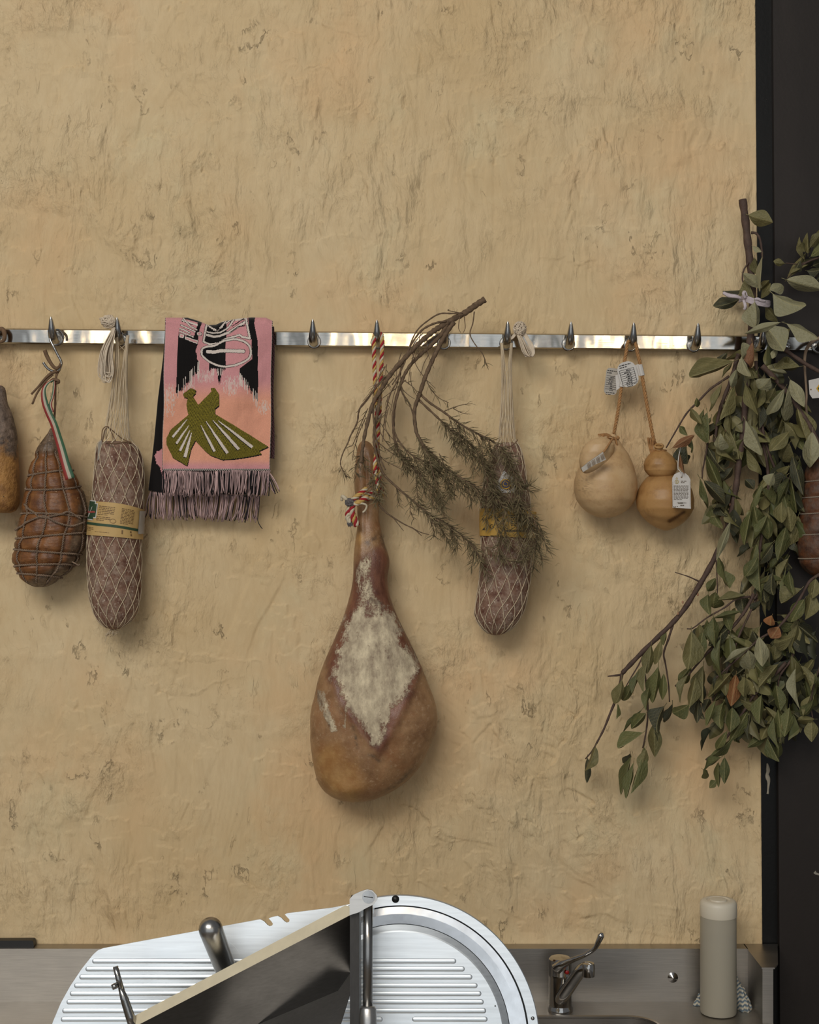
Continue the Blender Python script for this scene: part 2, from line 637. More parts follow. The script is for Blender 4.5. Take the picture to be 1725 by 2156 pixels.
rail = thing('hook_rail', 'long polished steel hook rail with pointed hooks across the wall', 'hook rail', P(862, rail_y(862), 0.02))
mb = MB()
prof = [(0.010, -16), (0.021, -16), (0.0245, -13.2), (0.0245, 13.2), (0.021, 16), (0.010, 16)]
for_v = []
ends = [-140, 1850]
NX = 60
for i in range(NX + 1):
    px = ends[0] + (ends[1] - ends[0]) * i / NX
    for (d, h) in prof:
        for_v.append(P(px, rail_y(px) - h, 0.0) + Vector((0, -d, 0)))
np_ = len(prof)
ff = []
for i in range(NX):
    for k in range(np_):
        ff.append((i * np_ + k, (i + 1) * np_ + k, (i + 1) * np_ + (k + 1) % np_, i * np_ + (k + 1) % np_))
ff.append(tuple(range(np_)))
ff.append(tuple(NX * np_ + k for k in range(np_ - 1, -1, -1)))
mb.add(for_v, ff)
bar = mk('bar', mb, M_RAIL, rail, smooth=True, sharp=25)
for px in (180, 610, 1010, 1390):
    mb = MB(); c = P(px, rail_y(px), 0.0)
    mb.lathe([(0.007, 0.0), (0.007, 0.012)], (c.x, 0.001, c.z), 12, axis='Y')
    mk('spacer', mb, M_HOOK, rail)
HOOKS = {}
for (bx, tx) in [(-12, -31), (120, 106), (257, 243), (662, 657), (795, 795), (935, 933), (1066, 1069), (1197, 1204), (1327, 1342), (1460, 1477), (1597, 1607), (1722, 1745)]:
    b = P(bx, rail_y(bx) + 3, 0.022)
    # shank runs straight out of the bar and sweeps up to a point
    y0, z0, x0 = b.y, b.z, b.x
    path = [(x0, y0 + 0.002, z0), (x0, y0 - 0.016, z0 - 0.002), (x0, y0 - 0.030, z0 + 0.001), (x0, y0 - 0.040, z0 + 0.010),
            (x0, y0 - 0.046, z0 + 0.022), (x0, y0 - 0.050, z0 + 0.035), (x0, y0 - 0.052, z0 + 0.0405)]
    mb = MB()
    mb.tube(catmull(path, 5), [0.0105, 0.0105, 0.0100, 0.0085, 0.0062, 0.0034, 0.0004], 14)
    cc = (x0, y0 - 0.0025, z0)
    mb.lathe([(0.0150, 0.0), (0.0150, 0.003), (0.0130, 0.005)], (x0, y0 + 0.001, z0), 18, axis='Y')
    HOOKS[bx] = Vector((x0, y0, z0))
    mk('hook', mb, M_HOOK, rail, smooth=True, sharp=40)
for px in (1658,):
    mb = MB(); c = P(px, rail_y(px) + 1, 0.0245)
    mb.lathe([(0.0075, 0.0), (0.0072, 0.0015), (0.0055, 0.003), (0.002, 0.0036)], (c.x, c.y, c.z), 16, axis='Y')
    mk('screw', mb, M_CHROME, rail)

# ---------------------------------------------------------------- steel sink counter
ZL = EYE - (1988 - CY) / 1000.0        # ledge top 1.04
ZC = 0.930                             # worktop
sink = thing('sink_counter', 'stainless steel sink counter with upstand below the plaster wall', 'sink', (0, -0.3, 0))
XL = -1.9
mb = MB(); mb.box((XL, -0.033, ZC), (0.705, -0.001, ZL - 0.002))
mk('upstand', mb, M_SINK, sink, smooth=False)
mb = MB(); mb.box((XL, -0.0345, ZL - 0.002), (0.705, -0.001, ZL + 0.001))
mk('upstand_ledge', mb, M_SINK, sink, smooth=False)
mb = MB(); mb.box((0.705, -0.155, ZC - 0.012), (0.7265, -0.033, ZL - 0.002))
mk('side_return', mb, M_SINK, sink, smooth=False)
mb = MB()
mb.prism([(0.703, -0.001, ZL - 0.002), (0.703, -0.157, ZL - 0.002), (0.729, -0.157, ZL - 0.002), (0.742, -0.132, ZL - 0.002), (0.772, -0.013, ZL - 0.002), (0.776, -0.001, ZL - 0.002)], (0, 0, 0.003))
mk('return_ledge', mb, M_SINK, sink, smooth=False)
# worktop with a round-cornered basin cut
def rrect(x0, x1, y0, y1, r, n=8):
    pts = []
    for (cx, cy, a0) in ((x1 - r, y1 - r, 0), (x0 + r, y1 - r, 90), (x0 + r, y0 + r, 180), (x1 - r, y0 + r, 270)):
        for k in range(n + 1):
            a = math.radians(a0 + 90 * k / n)
            pts.append((cx + r * math.cos(a), cy + r * math.sin(a)))
    return pts


bx0, bx1, by0, by1 = -0.16, 0.498, -0.54, -0.124
inner = rrect(bx0, bx1, by0, by1, 0.06)
ox0, ox1, oy0, oy1 = XL, 0.7255, -0.64, -0.033
outer = []
for (x, y) in inner:
    cx, cy = (bx0 + bx1) / 2, (by0 + by1) / 2
    outer.append((x, y))
mb = MB()
# top as four strips round the basin plus the corner fans
n = len(inner)
vin = [(x, y, ZC) for (x, y) in inner]
corn = [(ox1, oy1, ZC), (ox0, oy1, ZC), (ox0, oy0, ZC), (ox1, oy0, ZC)]
v = vin + corn
f = []
q = n // 4
for c in range(4):
    for k in range(q - 1):
        f.append((c * q + k, n + c, c * q + k + 1))
    nxt = ((c + 1) * q) % n
    f.append((c * q + q - 1, n + c, n + (c + 1) % 4, nxt))
mb.add(v, f)
# front and side skirts
mb.add([(ox0, oy0, ZC), (ox1, oy0, ZC), (ox1, oy0, ZC - 0.04), (ox0, oy0, ZC - 0.04)], [(0, 1, 2, 3)])
mb.add([(ox1, oy0, ZC), (ox1, oy1, ZC), (ox1, oy1, ZC - 0.04), (ox1, oy0, ZC - 0.04)], [(0, 1, 2, 3)])
mk('worktop', mb, M_SINK, sink, smooth=False)
mb = MB()
low = [(x * 0.97 + 0.03 * (bx0 + bx1) / 2, y * 0.97 + 0.03 * (by0 + by1) / 2, ZC - 0.18) for (x, y) in inner]
mb.add(vin + low, [(i, n + i, n + (i + 1) % n, (i + 1) % n) for i in range(n)] + [tuple(range(n, 2 * n))])
mb.tube([(x, y, ZC + 0.001) for (x, y) in inner], 0.0035, 6, closed=True)
mk('basin', mb, M_SINK, sink, smooth=True, sharp=50)
mb = MB(); mb.box((XL, -0.60, 0.10), (0.70, -0.03, ZC - 0.20)); mb.box((XL + .05, -0.55, 0.0), (0.66, -0.06, 0.10))
mk('cabinet', mb, M_SINK, sink, smooth=False)
mb = MB(); c = P(1417, 2058, 0.033)
mb.lathe([(0.0108, 0.0), (0.0108, 0.001), (0.0, 0.007)], (c.x, c.y, c.z), 20, axis='Y')
mk('cone_stud', mb, M_CHROME, sink, smooth=False)

# black bar lying on the ledge
mb = MB()
x0, x1 = P(-60, 1980, 0.02).x, P(73, 1980, 0.02).x
hh_ = 0.0145
loop = []
for (cx, cz, a0) in ((x1 - 0.005, ZL + 0.001 + hh_ - 0.004, 0), (x0, ZL + 0.001 + hh_ - 0.001, 90), (x0, ZL + 0.0015, 180), (x1 - 0.004, ZL + 0.0012 + 0.003, 270)):
    for k in range(5):
        a = math.radians(a0 + 90 * k / 4)
        r = 0.004 if cx > x0 else 0.0005
        loop.append((cx + r * math.cos(a), -0.026, cz + r * math.sin(a)))
mb.prism(loop, (0, 0.02, 0))
tag(mk('knife_handle', mb, M_BLACKPL, smooth=False), 'flat black plastic bar lying on the steel ledge', 'handle')


def A(r, g, b, k=0.80):
    return tuple(min(0.95, lin(x) / k) for x in (r, g, b)) + (1.0,)
# ====================================================================== hanging food
class Body:
    """closed body of revolution-like shape measured as (y, left, right) silhouette rows in photo pixels"""

    def __init__(self, rows, dc, ratio=1.0, disp=None, power=1.0):
        r = np.array(rows, float)
        self.y = r[:, 0]
        self.cx = (r[:, 1] + r[:, 2]) / 2
        self.hw2 = ((r[:, 2] - r[:, 1]) / 2) ** 2
        self.dc, self.ratio, self.disp = dc, ratio, disp

    def _i(self, y, a):
        return np.interp(y, self.y, a)

    def sm(self, y, a, k=None):
        # smoothed interpolation
        h = (self.y[-1] - self.y[0]) * 0.018 if k is None else k
        w = [1, 2, 3, 2, 1]
        tot = 0
        for j, ww in enumerate(w):
            tot = tot + ww * np.interp(np.clip(y + (j - 2) * h * 0.6, self.y[0], self.y[-1]), self.y, a)
        return tot / sum(w)

    def params(self, y):
        y = np.asarray(y, float)
        e = np.minimum(y - self.y[0], self.y[-1] - y)
        k = np.clip(e / ((self.y[-1] - self.y[0]) * 0.05), 0, 1)
        hw = np.sqrt(np.maximum(0, (1 - k) * self._i(y, self.hw2) + k * self.sm(y, self.hw2)))
        return self.sm(y, self.cx), hw

    def pt(self, y, phi, off=0.0):
        y = np.asarray(y, float); phi = np.asarray(phi, float)
        cx, hw = self.params(y)
        dc = self.dc(y) if callable(self.dc) else self.dc + 0 * y
        ra = self.ratio(y) if callable(self.ratio) else self.ratio
        s = (DIST - dc) / FPX
        W = hw * s
        Ry = W * ra
        sx, cy = np.sin(phi), np.cos(phi)
        rr = 1.0
        dx = off
        if self.disp is not None:
            dx = off + self.disp(y, phi)
        X = (cx - CX) * s + (W + dx) * sx
        D = dc + (Ry + dx) * cy
        Zz = EYE - (y - CY) * s + 0 * phi
        return np.stack([X, -D, Zz], -1)

    def mesh(self, mb, ny=120, nphi=72, mi=0):
        t = (1 - np.cos(np.linspace(0.0, math.pi, ny))) / 2
        t = 0.5 * t + 0.5 * np.linspace(0, 1, ny)
        y = self.y[0] + (self.y[-1] - self.y[0]) * t
        phi = np.linspace(-math.pi, math.pi, nphi, endpoint=False)
        Yg, Pg = np.meshgrid(y, phi, indexing='ij')
        v = self.pt(Yg, Pg)
        b = len(mb.v)
        mb.v.extend(map(tuple, v.reshape(-1, 3)))
        for i in range(ny - 1):
            for k in range(nphi):
                k2 = (k + 1) % nphi
                mb.f.append((b + i * nphi + k, b + (i + 1) * nphi + k, b + (i + 1) * nphi + k2, b + i * nphi + k2))
                mb.m.append(mi)
        mb.f.append(tuple(b + k for k in range(nphi))); mb.m.append(mi)
        mb.f.append(tuple(b + (ny - 1) * nphi + k for k in range(nphi - 1, -1, -1))); mb.m.append(mi)
        return Yg, Pg, v


def set_attr(o, name, vals):
    a = o.data.attributes.new(name, 'FLOAT', 'POINT')
    vals = np.asarray(vals, dtype=np.float32).ravel()
    full = np.zeros(len(o.data.vertices), np.float32)
    full[:len(vals)] = vals
    a.data.foreach_set('value', full)


def poly_sdf(px, py, poly):
    """signed distance (positive inside) of points to polygon, photo pixels"""
    p = np.array(poly, float)
    d2 = np.full(px.shape, 1e18)
    inside = np.zeros(px.shape, bool)
    n = len(p)
    for i in range(n):
        a, b = p[i], p[(i + 1) % n]
        ab = b - a
        t = np.clip(((px - a[0]) * ab[0] + (py - a[1]) * ab[1]) / (ab @ ab + 1e-9), 0, 1)
        d2 = np.minimum(d2, (px - a[0] - t * ab[0]) ** 2 + (py - a[1] - t * ab[1]) ** 2)
        c = ((a[1] > py) != (b[1] > py)) & (px < (b[0] - a[0]) * (py - a[1]) / (b[1] - a[1] + 1e-12) + a[0])
        inside ^= c
    return np.sqrt(d2) * np.where(inside, 1, -1)


def line_dist(px, py, pts):
    p = np.array(pts, float)
    d2 = np.full(px.shape, 1e18)
    for a, b in zip(p[:-1], p[1:]):
        ab = b - a
        t = np.clip(((px - a[0]) * ab[0] + (py - a[1]) * ab[1]) / (ab @ ab + 1e-9), 0, 1)
        d2 = np.minimum(d2, (px - a[0] - t * ab[0]) ** 2 + (py - a[1] - t * ab[1]) ** 2)
    return np.sqrt(d2)


def sstep(x, a, b):
    t = np.clip((x - a) / (b - a), 0, 1)
    return t * t * (3 - 2 * t)


def twist_rope(mb, path, r, pitch, n=3, sides=6, mats=(0, 1, 2), ph=0.0, step=0.0012):
    """n strands laid round a path"""
    p = np.array([tuple(q) for q in path], float)
    seg = np.linalg.norm(np.diff(p, axis=0), axis=1)
    L = np.concatenate([[0], np.cumsum(seg)])
    m = max(8, int(L[-1] / step))
    s = np.linspace(0, L[-1], m)
    c = np.stack([np.interp(s, L, p[:, k]) for k in range(3)], -1)
    T = np.gradient(c, axis=0); T /= np.linalg.norm(T, axis=1)[:, None]
    u = np.cross(T[0], [0, -1.0, 0.05]); u /= np.linalg.norm(u)
    U_, W_ = [], []
    for i in range(m):
        u = u - T[i] * (u @ T[i]); u /= np.linalg.norm(u)
        U_.append(u); W_.append(np.cross(T[i], u))
    U_, W_ = np.array(U_), np.array(W_)
    for k in range(n):
        a = 2 * math.pi * (s / pitch + k / n) + ph
        q = c + r * 0.55 * (np.cos(a)[:, None] * U_ + np.sin(a)[:, None] * W_)
        mb.tube(q, r * 0.56, sides, mi=mats[k % len(mats)])


# ---------------------------------------------------------------- materials for food
def salami_mat():
    m = NT('salami_casing')
    n1 = m.noise(70, 5, 0.65)
    c = m.ramp(n1, 0.32, 0.68, A(84, 52, 40), A(128, 98, 80))
    bl = m.noise(55, 6, 0.72, m.co((1, 1, 0.8)))
    c = m.mix(m.math('MULTIPLY', m.ramp(bl, 0.44, 0.68), 0.75), c, A(158, 140, 122))
    sp = m.noise(170, 3, 0.6)
    c = m.mix(m.ramp(sp, 0.62, 0.70), c, A(190, 172, 155))
    c = m.mix(m.ramp(m.noise(45, 4, 0.6), 0.62, 0.72), c, A(76, 42, 32))
    m.set('Base Color', c)
    m.set('Roughness', 0.75)
    m.set('Specular IOR Level', 0.3)
    m.bump(m.math('ADD', m.noise(110, 4, 0.6), m.math('MULTIPLY', m.noise(30, 2, 0.5), 0.8)), 0.5, 0.003)
    return m.mat


M_SALAMI = salami_mat()
M_YARN = plain('cotton_yarn', A(196, 180, 158), 0.9, var=0.15, vscale=80)
M_NET = plain('cotton_net', A(186, 168, 140), 0.9, var=0.12, vscale=60)
M_KRAFT = plain('kraft_label', A(178, 146, 92), 0.6, var=0.07, vscale=30)
M_KRAFT2 = plain('yellow_label', A(176, 138, 64), 0.6, var=0.1, vscale=30)
M_PAPER = plain('white_paper', A(186, 180, 172), 0.6, var=0.04)
M_PAPER2 = plain('grey_paper', A(158, 150, 138), 0.6, var=0.1, vscale=50)
M_INK = plain('ink', srgb(44, 38, 34), 0.6)
M_INKG = plain('green_ink', A(44, 66, 44), 0.6)
M_INKR = plain('red_ink', A(168, 72, 66), 0.6)
M_INKB = plain('brown_ink', A(106, 80, 48), 0.6)
M_INKY = plain('yellow_ink', A(190, 142, 30), 0.6)
M_INKN = plain('navy_ink', A(46, 44, 74), 0.6)
M_CORD = plain('brown_cord', A(104, 80, 58), 0.9, var=0.25, vscale=120, bump=0.5, bscale=900)
M_JUTE = plain('jute_rope', A(158, 116, 72), 0.9, var=0.2, vscale=150, bump=0.5, bscale=900)


def knot_rows(mb, c, n, rx, rz, r, loops=1.3):
    """a tangled ball of yarn"""
    for i in range(n):
        a0, b0 = random.uniform(0, 6.28), random.uniform(0, 6.28)
        ax = Vector((random.gauss(0, 1), random.gauss(0, 1), random.gauss(0, 1))).normalized()
        bx = ax.orthogonal().normalized(); by = ax.cross(bx)
        R = random.uniform(0.55, 1.05)
        pts = []
        for k in range(15):
            t = k / 14 * 6.28 * loops + a0
            q = bx * math.cos(t) + by * math.sin(t) + ax * 0.25 * math.sin(2.3 * t + b0)
            pts.append(Vector(c) + Vector((q.x * rx, q.y * rx * 0.8, q.z * rz)) * R)
        mb.tube(pts, r, 4)


def yarn_net(mb, body, y_top, y_bot, hook, ncell, h, r, split):
    """diamond net drawn over the body and gathered up to the hook"""
    d0 = 2 * math.pi / ncell
    dcb = body.dc if not callable(body.dc) else float(body.dc(np.array(y_top)))
    ys = np.arange(y_bot, y_top, -4.0)
    hx, hy, hd = hook
    for fam in (1, -1):
        for k in range(ncell):
            pts = []
            # on the body
            u = (y_bot - ys) / h
            wob = 0.05 * d0 * np.sin(2 * math.pi * u + k)
            # zigzag: strands pair up at the knots instead of crossing through
            phi = d0 * (k + fam * u) + wob
            sag = rng.normal(0, 0.04 * d0)
            q = body.pt(ys, phi + sag, 0.0012)
            pts.extend(map(Vector, q))
            ph0 = phi[-1] + sag
            # above the body the strands run up and together
            top = body.pt(np.array([y_top]), np.array([ph0]), 0.001)[0]
            nst = 22
            for j in range(1, nst + 1):
                t = j / nst
                e = t ** 0.75
                pg = ph0 + fam * d0 * 1.6 * (1 - (1 - t) ** 2) + 0.05 * math.sin(9 * t + k)
                side = -1 if math.sin(pg) < 0 else 1
                cx = (hx + side * split * t ** 3)
                yy = y_top + (hy - y_top) * t
                cxb = float(body.params(np.array([y_top]))[0][0])
                hw = float(body.params(np.array([y_top]))[1][0])
                rad = hw * (1 - e) ** 1.0 * 0.95 + 5.0 * e
                dd = dcb + (hd - dcb) * t
                px = cxb + (cx - cxb) * (t ** 0.8) + rad * math.sin(pg)
                pts.append(P(px, yy, dd + rad * 0.001 * math.cos(pg)))
            mb.tube(pts, r, 4)
    # gather at the bottom
    b = body.pt(np.array([y_bot]), np.array([0.0]))[0]


def label_wrap(body, off):
    """flat label coordinates (u across in photo px from the middle, v = photo y) -> surface"""
    def fn(u, v):
        cx, hw = body.params(np.array([v]))
        ph = math.asin(max(-1, min(1, u / (float(hw[0]) + 1.5)))) if abs(u) < hw[0] + 1.4 else math.copysign(math.pi / 2 + (abs(u) - hw[0] - 1.4) / hw[0], u)
        return body.pt(np.array([v]), np.array([ph]), off)[0]
    return fn


def band(mb, body, vtop, vbot, ph0, ph1, off, n=60, th=0.0008):
    """paper band: vtop(phi), vbot(phi)"""
    for o_, flip in ((off, False), (off - th, True)):
        b = len(mb.v)
        m = 8
        for i in range(n + 1):
            ph = ph0 + (ph1 - ph0) * i / n
            for j in range(m + 1):
                y = vtop(ph) + (vbot(ph) - vtop(ph)) * j / m
                mb.v.append(tuple(body.pt(np.array([y]), np.array([ph]), o_)[0]))
        for i in range(n):
            for j in range(m):
                a = b + i * (m + 1) + j
                q = (a, a + 1, a + m + 2, a + m + 1)
                mb.f.append(q if not flip else q[::-1]); mb.m.append(0)


def on_label(mb, fn, verts, faces, u0, v0, su, sv, rot=0.0, slope=None):
    vv = []
    c, s = math.cos(rot), math.sin(rot)
    for (x, y) in verts:
        xx, yy = x * c - y * s, x * s + y * c
        u = u0 + xx * su
        v = v0 - yy * sv + (slope(u) if slope else 0)
        vv.append(tuple(fn(u, v)))
    mb.add(vv, faces)


def quad2(x0, y0, x1, y1):
    return [(x0, y0), (x1, y0), (x1, y1), (x0, y1)], [(0, 1, 2, 3)]


def dashes(mb, fn, u0, u1, v0, dv, rows, hgt, slope=None, fill=0.75):
    """rows of illegible small print as broken dashes"""
    for r_ in range(rows):
        u = u0
        end = u1 if r_ < rows - 1 else u0 + (u1 - u0) * 0.6
        while u < end - 1:
            w_ = random.uniform(2.0, 6.5)
            w_ = min(w_, end - u)
            n = max(1, int(w_ / 3))
            for q in range(n):
                a, b = u + w_ * q / n, u + w_ * (q + 1) / n
                on_label(mb, fn, *quad2(a, -hgt / 2, b, hgt / 2), 0, v0 + r_ * dv, 1, 1, 0, (lambda uu: slope(uu)) if slope else None)
            u += w_ + random.uniform(0.7, 1.6)


# ---------------------------------------------------------------- left-hand cut cured shoulder at the frame edge
rows = [(812, -14, 4), (818, -22, 11), (850, -34, 16), (880, -44, 27), (915, -54, 35), (950, -60, 37), (1000, -66, 39), (1040, -68, 41), (1062, -66, 40), (1074, -56, 34), (1080, -40, 22)]
def d_left(y, ph):
    return 0.0035 * (fbm(np.sin(ph) * 4 + 9, np.cos(ph) * 4 + 3, y / 40.0, 4) - 0.5)
bd = Body(rows, 0.060, 0.85, d_left)
t = thing('cured_pork_piece', 'mould-grey and ochre cured pork piece cut by the left edge', 'cured meat', P(-12, 812, 0.06))
mb = MB(); Yg, Pg, vv = bd.mesh(mb, 110, 72)
m = NT('mouldy_rind')
hgt = m.attr('rind').outputs['Fac']
nz = m.noise(60, 5, 0.7)
dark = m.ramp(nz, 0.3, 0.7, A(52, 40, 32), A(128, 108, 92))
ochre = m.ramp(m.noise(45, 5, 0.6), 0.3, 0.7, A(118, 80, 40), A(168, 122, 66))
mixf = m.ramp(m.math('MULTIPLY_ADD', m.noise(30, 4, 0.6), 0.5, m.math('SUBTRACT', hgt, 0.25)), 0.45, 0.58)
c = m.mix(mixf, dark, ochre)
c = m.mix(m.ramp(m.noise(260, 2, 0.5), 0.70, 0.74), c, A(40, 28, 20))
m.set('Base Color', c); m.set('Roughness', 0.6)
m.bump(m.math('ADD', m.noise(130, 4, 0.65), m.noise(40, 3, 0.6)), 0.8, 0.004)
o = mk('meat', mb, m.mat, t)
set_attr(o, 'rind', (Yg - 812) / (1080 - 812))
mb = MB(); h0 = HOOKS[-12]
mb.tube(catmull([(h0.x, h0.y - 0.034, h0.z + 0.012), (h0.x + .003, h0.y - .034, h0.z - .03), P(-8, 780, .056), P(-8, 816, .056)], 6), 0.0032, 7)
mb.tube(catmull([P(-14, 704, .045), P(2, 693, .043), P(9, 700, .045), P(8, 716, .045), P(-4, 722, .045)], 6), [0.003, 0.005, 0.005, 0.004, 0.002], 8)
mk('cord', mb, M_CORD, t)

# ---------------------------------------------------------------- tied coppa with tricolour ribbon
rows = [(902, 106, 111), (912, 102, 116), (925, 92, 123), (940, 81, 131), (960, 72, 138), (1000, 58, 158), (1040, 52, 177), (1080, 45, 185), (1120, 36, 184), (1150, 30, 179), (1180, 26, 167), (1200, 31, 152), (1220, 46, 127), (1231, 62, 108), (1236, 76, 94)]
HL = [958, 996, 1026, 1086, 1128, 1162, 1192, 1212]
VL = [-1.75, -0.80, -0.08, 0.62, 1.35, 2.4, 3.4]


def d_coppa(y, ph):
    g = 0
    for h_ in HL:
        yy = y - h_ - 6 * np.sin(ph * 1.0 + h_)
        g = g - 0.0042 * np.exp(-(yy / 6.0) ** 2)
    for v_ in VL:
        dp = np.angle(np.exp(1j * (ph - v_)))
        g = g - 0.0042 * np.exp(-(dp / 0.10) ** 2) * sstep(y, 935, 965)
    g = g + 0.0005 * np.sin(y * 0.75 + 2.2 * np.sin(ph * 2.2)) * fbm(ph * 2, y * 0, y / 30.0, 2) * sstep(y, 930, 960)
    return g + 0.003 * (fbm(np.sin(ph) * 3 + 5, np.cos(ph) * 3, y / 45.0, 3) - 0.5)


cop = Body(rows, 0.075, 0.85, d_coppa)
t = thing('tied_coppa', 'amber string-tied cured coppa with tricolour ribbon on an S-hook', 'cured meat', P(110, 905, 0.075))
mb = MB(); Yg, Pg, vv = cop.mesh(mb, 200, 120)
m = NT('amber_cured_meat')
nz = m.noise(38, 5, 0.65, m.co((1, 1, 1.3)))
c = m.ramp(nz, 0.30, 0.72, A(82, 48, 27), A(136, 88, 45))
gm = m.attr('grey').outputs['Fac']
gf = m.ramp(m.math('MULTIPLY_ADD', m.noise(36, 5, 0.7), 0.7, m.math('SUBTRACT', gm, 0.35)), 0.36, 0.70)
c = m.mix(gf, c, m.ramp(m.noise(80, 4, 0.7), 0.3, 0.7, A(60, 46, 34), A(118, 96, 74)))
c = m.mix(m.math('MULTIPLY', m.ramp(m.noise(70, 6, 0.72), 0.5, 0.7), 0.6), c, A(74, 48, 28))
c = m.mix(m.ramp(m.noise(160, 2, 0.5), 0.73, 0.76), c, A(176, 150, 110))
m.set('Base Color', c); m.set('Roughness', 0.40)
m.bump(m.math('ADD', m.noise(150, 4, 0.6, m.co((0.5, 0.5, 2.2))), m.noise(50, 3, 0.6)), 0.5, 0.003)
o = mk('meat', mb, m.mat, t)
px_ = CX + vv[..., 0] * FPX / (DIST + vv[..., 1])
grey = np.maximum(sstep(Yg, 985, 930), sstep(px_ - (0.0 * Yg + 150 - 0.25 * (Yg - 1060) * (Yg > 1060)), 0, 35)) * 0.9
grey = np.maximum(grey, sstep(Yg + 0.55 * px_, 1235, 1275))
set_attr(o, 'grey', grey)
mb = MB()
for i, h_ in enumerate(HL[1:]):
    ph = np.linspace(-math.pi, math.pi, 60)
    yy = h_ + 6 * np.sin(ph + h_)
    q = cop.pt(yy, ph, 0.0024 + 0.0008 * np.sin(ph * 5 + i))
    twist_rope(mb, list(map(Vector, q)), 0.0022, 0.010, 2, 5, (0,))
for v_ in VL:
    yy = np.linspace(950, 1226, 60)
    q = cop.pt(yy, v_ + 0.06 * np.sin(yy / 17.0 + v_), 0.0022)
    twist_rope(mb, list(map(Vector, q)), 0.0020, 0.010, 2, 5, (0,))
# the two crossing diagonals on the front
for pts in ([(62, 1062), (85, 1078), (105, 1089), (140, 1083), (157, 1078), (176, 1092)], [(42, 1116), (70, 1100), (95, 1090), (110, 1087), (135, 1100), (160, 1107), (180, 1100)]):
    ws = []
    for (x, y) in [tuple(q) for q in catmull(pts, 6)]:
        cx, hw = cop.params(np.array([y]))
        ph = math.asin(max(-0.99, min(0.99, (x - float(cx[0])) / float(hw[0]))))
        ws.append(Vector(cop.pt(np.array([y]), np.array([ph]), 0.0036)[0]))
    twist_rope(mb, ws, 0.0022, 0.010, 2, 5, (0,))
mb.tube(catmull([P(152, 1183, .125), P(158, 1186, .13), P(165, 1190, .128), P(168, 1188, .125)], 4), 0.0016, 5)
mk('string_net', mb, plain('grey_butcher_string', A(118, 98, 80), 0.9, var=0.25, vscale=90), t)
mb = MB()
cord = catmull([P(94, 737, .062), P(99, 750, .060), P(108, 766, .062), P(117, 775, .068), P(124, 773, .066), P(128, 766, .058), P(126, 777, .055), P(119, 790, .062), P(117, 812, .066), P(116, 860, .070), P(112, 908, .078)], 6)
mb.tube(cord, [0.0042, 0.0042, 0.0036, 0.0036, 0.003, 0.003, 0.0028, 0.0026, 0.0022, 0.0022, 0.0026], 7)
mb.tube(catmull([P(66, 830, .070), P(80, 815, .070), P(95, 797, .070), P(108, 786, .068), P(122, 781, .062)], 5), [0.0022, 0.0022, 0.0026, 0.0034, 0.0034], 6)
mb.tube(catmull([P(68, 851, .064), P(78, 828, .066), P(94, 805, .068), P(112, 788, .066)], 5), 0.0022, 6)
mb.tube(catmull([P(107, 803, .070), P(113, 799, .074), P(122, 801, .074), P(123, 805, .070), P(114, 807, .068)], 5), 0.0034, 6)
mk('cord', mb, M_CORD, t)


def ribbon(mb, pts, wid, tilt, d=None):
    """three-striped ribbon: pts (px, py, d); wid in photo px; tilt = direction of its width as (dx, dy, dd)"""
    c = np.array([tuple(p) for p in catmull(pts, 6)])
    n = len(c)
    W_ = np.interp(np.linspace(0, 1, n), np.linspace(0, 1, len(wid)), wid)
    tl = np.array([tuple(p) for p in catmull(tilt, 6)])
    tl = np.stack([np.interp(np.linspace(0, 1, n), np.linspace(0, 1, len(tl)), tl[:, k]) for k in range(3)], -1)
    b = len(mb.v)
    for i in range(n):
        for j in range(4):
            q = (j / 3 - 0.5) * W_[i]
            mb.v.append(tuple(P(c[i][0] + tl[i][0] * q, c[i][1] + tl[i][1] * q, c[i][2] + tl[i][2] * q * 0.001)))
    for i in range(n - 1):
        for j in range(3):
            a = b + i * 4 + j
            mb.f.append((a, a + 1, a + 5, a + 4)); mb.m.append(j)


mb = MB()
ribbon(mb, [(112, 800, .078), (99, 808, .082), (92, 822, .084), (94, 845, .085), (102, 868, .087), (113, 892, .095), (122, 920, .118), (131, 950, .138), (139, 980, .148), (148, 1008, .150)],
       [5, 8, 9, 13, 14, 14, 15, 16, 17, 20], [(0.3, 0.5, 0.8), (1, 0.2, 0), (1, -0.3, 0.2), (1, -.4, 0), (1, -.3, 0)])
ribbon(mb, [(114, 802, .078), (114, 815, .080), (111, 835, .082), (106, 852, .083), (110, 868, .084)], [4, 5, 6, 7, 9], [(-1, 0.2, 0.4), (-1, 0.2, 0.3), (-.9, .2, 0)])
o = mk('ribbon', mb, [plain('ribbon_red', A(132, 46, 40), 0.6, var=.1), plain('ribbon_white', A(160, 148, 128), 0.6, var=.1), plain('ribbon_green', A(48, 82, 56), 0.6, var=.1)], t)
sd = o.modifiers.new('thick', 'SOLIDIFY'); sd.thickness = 0.0008
# S-hook
mb = MB()
sp = [(134, 713, .040), (131, 702, .043), (123, 695, .047), (114, 697, .052), (107, 705, .056), (106, 715, .058), (112, 728, .060), (121, 746, .060), (128, 759, .060), (129, 768, .060), (124, 778, .062), (115, 782, .064), (105, 779, .066), (97, 772, .068), (91, 763, .070)]
mb.tube(PS([tuple(q) for q in catmull(sp, 6)]), 0.0027, 10)
tag(mk('s_hook', mb, M_HOOK), 'bent steel S-hook carrying the ribboned coppa', 'hook')


